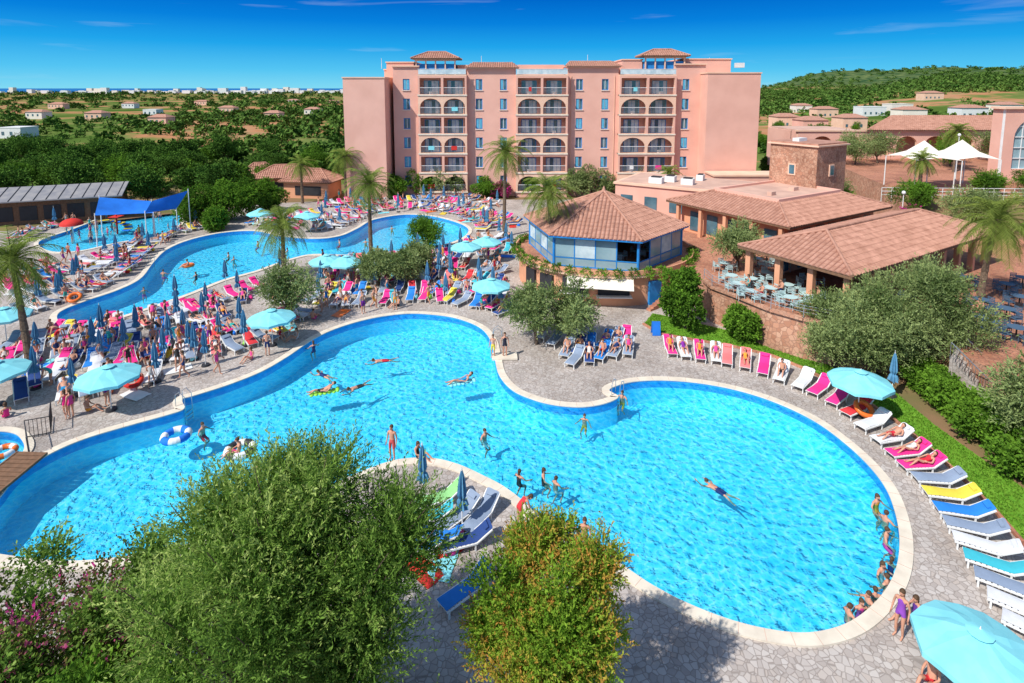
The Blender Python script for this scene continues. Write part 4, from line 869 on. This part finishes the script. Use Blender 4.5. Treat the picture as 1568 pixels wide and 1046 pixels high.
for (u,v,ps) in [(497,575,'swim'),(548,592,'swim'),(587,552,'swim'),(895,642,'wade'),(742,668,'wade'),(832,728,'wade'),(851,740,'wade'),(795,730,'wade'),(1342,772,'wade'),(1356,797,'wade'),(1357,822,'wade'),(1365,862,'wade'),(1350,875,'wade'),(1340,912,'wade'),(1300,940,'wade'),(1318,932,'wade'),(1330,922,'wade'),(1358,892,'wade'),(310,658,'wade'),(395,718,'wade'),(300,422,'wade'),(350,392,'wade'),(358,398,'wade'),(395,375,'wade'),(480,530,'wade'),(1100,750,'swim'),(953,609,'wade'),(520,372,'wade'),(600,350,'wade'),(640,345,'wade'),(560,372,'wade'),(440,385,'wade'),(250,420,'wade'),(220,445,'wade')]:
    p=G(u,v,WZ); person(ps,(p.x,p.y,-1.40 if ps=='wade' else WZ-.02),s=1.0 if ps=='swim' else R(.94,1.0))
for i in range(30):
    p=G(R(90,260),R(325,375)); person(random.choice(['stand','walk']),(p.x,p.y,-.33),s=R(.6,1))
for u,v,c,sc_ in((495,602,'rgreen',1),(706,587,'umb',1)):
    p=G(u,v,WZ); mb=MB()
    for i in range(6): mb.ell((0,-.6+.25*i,.05),(.32,.15,.08),c,12,6)
    mb.ell((0,-.82,.1),(.30,.13,.1),c,12,6); o=mb.done('inflatable_mattress',loc=p); o.rotation_euler=(0,0,1.9)
    person('lie',p+Vector((0,0,.06)),1.9)
ring(G(270,668,WZ)+Vector((0,0,.05)),'white','sail',1.35); ring(G(368,690,WZ)+Vector((0,0,.05)),'white','dark',1.4); person('sit',G(368,690,WZ)+Vector((0,-.2,-.1)),2)
ring(G(288,407,WZ)+Vector((0,0,.05)),'rorange',None,1.1); person('sit',G(288,408,WZ)+Vector((0,-.1,-.15)),2); ring(G(5,694,WZ)+Vector((0,0,.08)),'rorange','white',1.1)
for u,v,c in((115,465,'rorange'),(205,595,'red'),(1322,640,'rorange')): o=ring(G(u,v)+Vector((0,0,.55)),c,None,1.0); o.rotation_euler=(.5,.2,0)
mb=MB(); p=G(768,549); mb.box(p+Vector((.2,.1,.10)),(1.7,.9,.12),'coping',.05); mb.done('diving_pad')
stp=empty('pool_steps'); mb=MB(); p=G(862,826); a_=math.radians(-42)
Mx=Matrix.Rotation(a_,3,'Z')
for i in range(4): mb.box(p+Mx@Vector((0,.25+.32*i,-.22*i)),(2.2,.34,.16),'coping',a_)
mb.done('treads',stp); mb=MB()
for s in(-.95,.95):
    q=[p+Mx@Vector(v_) for v_ in((s,-.1,0),(s,-.1,.85),(s,.6,.75),(s,1.2,.1),(s,1.2,-.6))]
    for a,b in zip(q,q[1:]): mb.cone(a,b,.025,.025,'steel',6)
mb.done('handrails',stp)
def ladder(u,v,rz):
    mb=MB()
    for s in(-.25,.25):
        q=[(s,-.5,0),(s,-.5,.75),(s,-.2,.95),(s,.12,.7),(s,.16,-1)]
        for a,b in zip(q,q[1:]): mb.cone(a,b,.022,.022,'steel',6)
    for z in(-.25,-.5,-.75): mb.box((0,.16,z),(.5,.08,.03),'steel')
    o=mb.done('pool_ladder',loc=G(u,v)); o.rotation_euler=(0,0,rz)
ladder(286,622,-1.8); ladder(944,607,2.6); ladder(758,520,1.5); ladder(232,402,-1.7)
mb=MB()
for i in range(16): mb.box((0,i*.27,.07+.02*i),(1.5,.24,.05),'wood')
for s in(-.75,.75): mb.box((s,2.0,.06+.15),(.08,4.3,.12),'wood',0,('X',.074))
o=mb.done('wooden_ramp',loc=(-23.6,21.6,0)); o.rotation_euler=(0,0,math.radians(-3))
mb=MB(); q=[G(45,700),G(40,672),G(78,665),G(80,640)]
for a,b in zip(q,q[1:]):
    n_=max(2,int((b-a).length/.16))
    for i in range(n_+1): c=a.lerp(b,i/n_); mb.cone(c,c+Vector((0,0,1.0)),.014,.014,'dark',5)
    for hz in(.1,1.0): mb.cone(a+Vector((0,0,hz)),b+Vector((0,0,hz)),.025,.025,'dark',5)
mb.done('metal_railing')
TEAL=(.5,.68,.68); NV=(.08,.14,.22)
for u,v in [(1120,435),(1150,440),(1175,430),(1205,450),(1150,460),(1210,470),(1240,440),(1110,415),(1235,465),(1190,415),(1160,408),(1265,470),(1130,448),(1180,455)]:
    p=G(u,v,TZ); inst(TB,'patio_table',p,0,1,TEAL)
    for k in range(4):
        a=k*math.pi/2+R(-.3,.3); inst(CH,'patio_chair',p+Vector((.75*math.sin(a),-.75*math.cos(a),0)),a,1,TEAL)
    if R(0,1)<.3: person('sit',p+Vector((.75,0,.47)),1.57)
for u,v in [(1500,475),(1540,490),(1480,440),(1540,450),(1560,470),(1515,510),(1555,520),(1450,440),(1420,455),(1390,470),(1490,500),(1565,440)]:
    p=G(u,v,TZ); inst(TB,'patio_table',p,0,1.1,NV)
    for k in range(4):
        a=k*math.pi/2+R(-.3,.3); inst(CH,'patio_chair',p+Vector((.8*math.sin(a),-.8*math.cos(a),0)),a,1,NV)
person('sit',G(1498,485,TZ)+Vector((0,0,.47)),2,False,CORAL)
for t in range(0,360,40):
    p=pc+Vector((4*math.cos(math.radians(t)),4*math.sin(math.radians(t)),TZ+.01)); inst(TB,'patio_table',p,0,1,TEAL)
    for k in range(3): a=k*2.1; inst(CH,'patio_chair',p+Vector((.7*math.sin(a),-.7*math.cos(a),0)),a,1,TEAL)
st_=empty('garden_staircase'); mb=MB(); a0=G(1460,540,TZ); a1=G(1560,640,.0); d=a1-a0; dh=Vector((d.x,d.y,0)); n_=14; an_=math.atan2(dh.y,dh.x)
for i in range(n_):
    z=TZ*(1-(i+1)/n_); c=a0+d*((i+.5)/n_); mb.box(Vector((c.x,c.y,z/2+.1)),(dh.length/n_+.01,2.2,z+.2),'pave',an_)
mb.done('steps',st_); mb=MB(); sd=Vector((-dh.y,dh.x,0)).normalized()
for s in(-1.15,1.15):
    mb.cone(a0+sd*s+Vector((0,0,1)),a1+sd*s+Vector((0,0,1)),.03,.03,'steel',6)
    for i in range(22): c=(a0+d*(i/21))+sd*s; mb.cone(c,c+Vector((0,0,1)),.015,.015,'steel',5)
mb.done('railing',st_)
mb=MB()
for i in range(11): mb.box(G(1000,480)+Vector((.6+.30*i,1.2+.25*i,.12*i+.06)),(2.2,.42,.24),'brickpave',.7)
mb.done('stone_steps')
mb=MB(); mb.box((0,.15,.5),(.6,.03,1.0),'sail',0,('X',.25)); mb.box((0,-.15,.5),(.6,.03,1.0),'sail',0,('X',-.25)); mb.done('sandwich_board',loc=G(1004,512))
for p,h_ in(((60,76,UZ),6),((40,80,0),5),((42,60,TZ),4)):
    mb=MB(); mb.cone((0,0,0),(0,0,h_),.07,.04,'white',8); mb.ell((0,0,h_+.18),(.2,.2,.22),'white',10,8); mb.done('street_lamp',loc=p)
# ------------------------------------------------------------------ trees
palm(G(47,572),7.2,3.1,54,(-.6,.2)); palm(G(436,425),5.2,3.2,52); palm(G(568,388),7.6,3.3,54); palm(G(772,362),10.2,3.5,56,(.2,0)); palm(G(845,440),8.8,2.9,52,(-.4,0))
palm(G(530,308),7,3.3,44); palm(G(1500,465,TZ),6.0,3.2,52,(.6,0)); palm(Vector((66,84,UZ)),6,2.8,40); palm(Vector((48,66,UZ)),4,2.2,36); palm(Vector((-33,88,0)),6,2.8,36); palm(Vector((24,86,0)),5,2.4,36)
T_=lambda nm,u,v,h,r,z=0,**k: tree(nm,G(u,v,z),h,r,**k)
OL=dict(leaf='olive',ns=1600,nl=9,slen=.6,ll=.20,lw=.07,cb=.25)
GRN=dict(leaf='green',ns=2200,nl=8,slen=.35,ll=.20,lw=.13,cb=.08,shell=.6)
T_('olive_tree',445,492,4.5,2.2,**OL); T_('olive_tree',655,388,3.9,2.0,**dict(OL,leaf='green')); T_('olive_tree',580,438,3.2,1.9,**OL); T_('olive_tree',615,436,3.2,1.9,**OL); T_('olive_tree',640,425,3.2,1.7,**OL)
T_('olive_tree',822,527,4.1,2.0,**OL); T_('olive_tree',872,524,4.7,2.2,**OL)
T_('laurel_bush',1050,503,4.9,1.8,**GRN); T_('laurel_bush',1135,520,2.2,1.3,**GRN)
BG=dict(leaf='olive',ns=4000,nl=10,slen=1.1,ll=.20,lw=.06,cb=.08,nlobe=22,lobr=(.18,.34),up=.7)
T_('olive_tree',1275,562,5.0,2.6,**BG); T_('olive_tree',1340,577,6.0,2.7,**BG); T_('olive_tree',1410,578,7.0,3.3,**BG)
T_('olive_tree',1130,415,4.3,2.4,z=TZ,**OL)
for u,v,h,r in((300,342,5,3),(345,338,6,3),(385,333,5.5,2.8),(415,325,5,2.5),(330,352,3,2),(360,310,6,3)): T_('leafy_tree',u,v,h,r,**GRN)
for u,v,h,r,lf in((632,297,5.5,2.6,'green'),(690,300,5.2,2.5,'olive'),(655,300,4,2.3,'green'),(905,300,5,3,'olive'),(885,305,4.4,2.6,'olive'),(985,298,5.6,2.7,'green'),(1012,296,5.6,2.6,'green'),(960,297,4.2,2.5,'green'),(1045,292,5,2.3,'green'),(930,299,3.8,2.4,'olive'),(740,302,3,2.2,'green'),(600,303,3.6,2.4,'green'),(810,300,3.2,2.2,'green'),(575,300,4.5,2.6,'green'),(548,296,5.5,2.8,'green'),(765,303,2.6,1.8,'boug')):
    T_('courtyard_tree',u,v,h,r,**dict(GRN,leaf=lf,ns=1500))
for u,v,h in((1180,272,6.5),(1172,274,5)): T_('cypress_tree',u,v,h,1.0,**dict(GRN,leaf='pine',ns=1200,cb=.03))
for x,y,z,h,r,lf in((47,57,3.5,4.5,3,'olive'),(53,56,3.6,4.5,3,'olive'),(60,58,4,4.5,3.2,'olive'),(44,62,4.5,3,2.2,'green'),(66,60,4,4.5,3,'olive'),(50,52,TZ,3.5,2.2,'green'),(38,66,TZ,4,2.4,'green'),(41,72,TZ,4.5,2.4,'olive'),(56,92,UZ,5.5,4,'olive'),(61,94,UZ,5,4,'olive'),(70,90,UZ,3.5,3,'green'),(76,70,UZ,3.5,2.4,'green'),(44,84,0,6,3,'olive'),(40,80,0,4,2.4,'green'),(48,88,0,5,3,'green'),(56,66,UZ,2.6,1.8,'green'),(62,67,UZ,2.6,2,'green'),(72,94,UZ,5,3.2,'green'),(82,96,UZ,5,3.5,'olive')):
    tree('garden_tree',(x,y,z),h,r,**dict(OL,leaf=lf,ns=1600))
tree('bougainvillea_bush',(43,60,3.2),2.4,1.5,**dict(GRN,leaf='boug',ns=700))
for u,v,h,r in((1440,612,1.7,1.2),(1462,634,1.7,1.3),(1490,656,1.8,1.4),(1520,682,1.8,1.4),(1552,700,2.0,1.5),(1585,735,2.1,1.6),(1560,690,2.2,1.6),(1600,700,2.6,1.8),(1415,596,1.6,1.1)):
    T_('hedge_shrub',u,v,h,r,**dict(GRN,ns=1500,cb=.0,ll=.15))
T_('olive_tree',1600,720,5.0,2.3,**OL)
pms=[treemesh('pine_tree',R(7,9),R(3.6,4.6),leaf='pine',nlobe=24,ns=2000,nl=5,slen=.6,ll=.42,lw=.18,cb=.22,shell=.5,lobr=(.24,.42)) for _ in range(4)]
pms2=[treemesh('pine_tree',R(4.5,6.5),R(3,3.6),leaf='green',nlobe=16,ns=1300,nl=5,slen=.5,ll=.38,lw=.2,cb=.12,shell=.5) for _ in range(3)]
for i in range(330):
    x=R(-125,-32); y=R(84,140)
    if x>-44 and y<100: continue
    if x>y*(-.33): continue
    if x<-48 and y<90 : continue
    if R(0,1)<.62: continue
    inst(random.choice(pms if R(0,1)<.55 and x<-45 else pms2),'pine_tree',(x,y,0),R(0,6.28),R(.65,.95)*(.85 if x>-60 else 1))
for i in range(90):
    x=R(48,170); y=R(118,240); inst(random.choice(pms2),'pine_tree',(x,y,float(zt(x,y))),R(0,6.28),R(.5,.85))
for x,y in ((-76,84),(-68,88),(-56,86),(-52,90),(-46,88),(-82,80),(-90,76)): inst(random.choice(pms),'pine_tree',(x,y,0),R(0,6),R(.75,.95))
# ---- foreground trees
def fore():
    lobes=[];tq=[]; c0=Vector((-5.6,12.4,0)); fork=c0+Vector((.2,.3,2.2)); tq.append(limbq(c0,fork,.3,.22))
    for i in range(80):
        while True:
            p=Vector((R(-1,1),R(-1,1),R(-1,1)))
            if .3<p.length<1: break
        k=1-.28*abs(p.x+.0)
        c=c0+Vector((p.x*3.7,p.y*2.5+.6,5.6+p.z*3.0*k+.55*p.x)); lobes.append((c.x,c.y,c.z,R(.45,.85),R(.45,.85),R(.5,.85)))
        mid=(fork+c)/2+Vector((R(-.3,.3),R(-.3,.3),-.3)); tq.append(limbq(fork,mid,.10,.055,5)); tq.append(limbq(mid,c,.055,.02,5))
        tq.append(limbq(c,c+Vector((p.x*.8,p.y*.6,.9)),.02,.008,4))
    q,t=crown(lobes,11500,21,1.05,.12,.034,.8,.2,.15,.55)
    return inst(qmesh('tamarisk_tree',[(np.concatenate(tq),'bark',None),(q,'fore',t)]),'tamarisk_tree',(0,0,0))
fore()
def fore2():
    lobes=[];tq=[]; c0=Vector((1.1,13.0,0)); fork=c0+Vector((0,0,1.6)); tq.append(limbq(c0,fork,.22,.16))
    for i in range(44):
        while True:
            p=Vector((R(-1,1),R(-1,1),R(-1,1)))
            if .3<p.length<1: break
        c=c0+Vector((p.x*2.2,p.y*1.7,4.4+p.z*2.4)); lobes.append((c.x,c.y,c.z,R(.4,.65),R(.4,.65),R(.4,.65))); tq.append(limbq(fork,c,.07,.015,5))
    q,t=crown(lobes,7500,15,.5,.10,.042,.6,.0,.3,.6,.06)
    return inst(qmesh('thuja_tree',[(np.concatenate(tq),'bark',None),(q,'thuja',t)]),'thuja_tree',(0,0,0))
fore2()
for nm,c0,rx,rz,lf,ns,ll,lw in(('bougainvillea_bush',(-12.5,14.2,0),3.0,4.2,'boug',1300,.10,.08),('leafy_shrub',(-12.2,14.0,0),3.4,4.2,'fore',4500,.14,.07),('leafy_shrub',(-1.2,10.8,0),1.4,4.8,'thuja',1200,.10,.04),('leafy_shrub',(-8.8,11.2,0),2.5,4.2,'green',2600,.13,.07)):
    c0=Vector(c0); lobes=[];tq=[]
    for i in range(24):
        p=Vector((R(-1,1),R(-1,1),R(-.6,1))); c=c0+Vector((p.x*rx*.8,p.y*rx*.6,rz*.6+p.z*rz*.35)); lobes.append((c.x,c.y,c.z,.6,.6,.55)); tq.append(limbq(c0,c,.05,.012,4))
    q,t=crown(lobes,ns,9,.6,ll,lw,.4,.1,.3,.7)
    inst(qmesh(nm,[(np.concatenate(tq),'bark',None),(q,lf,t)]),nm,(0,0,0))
print('objects',len(bpy.data.objects))
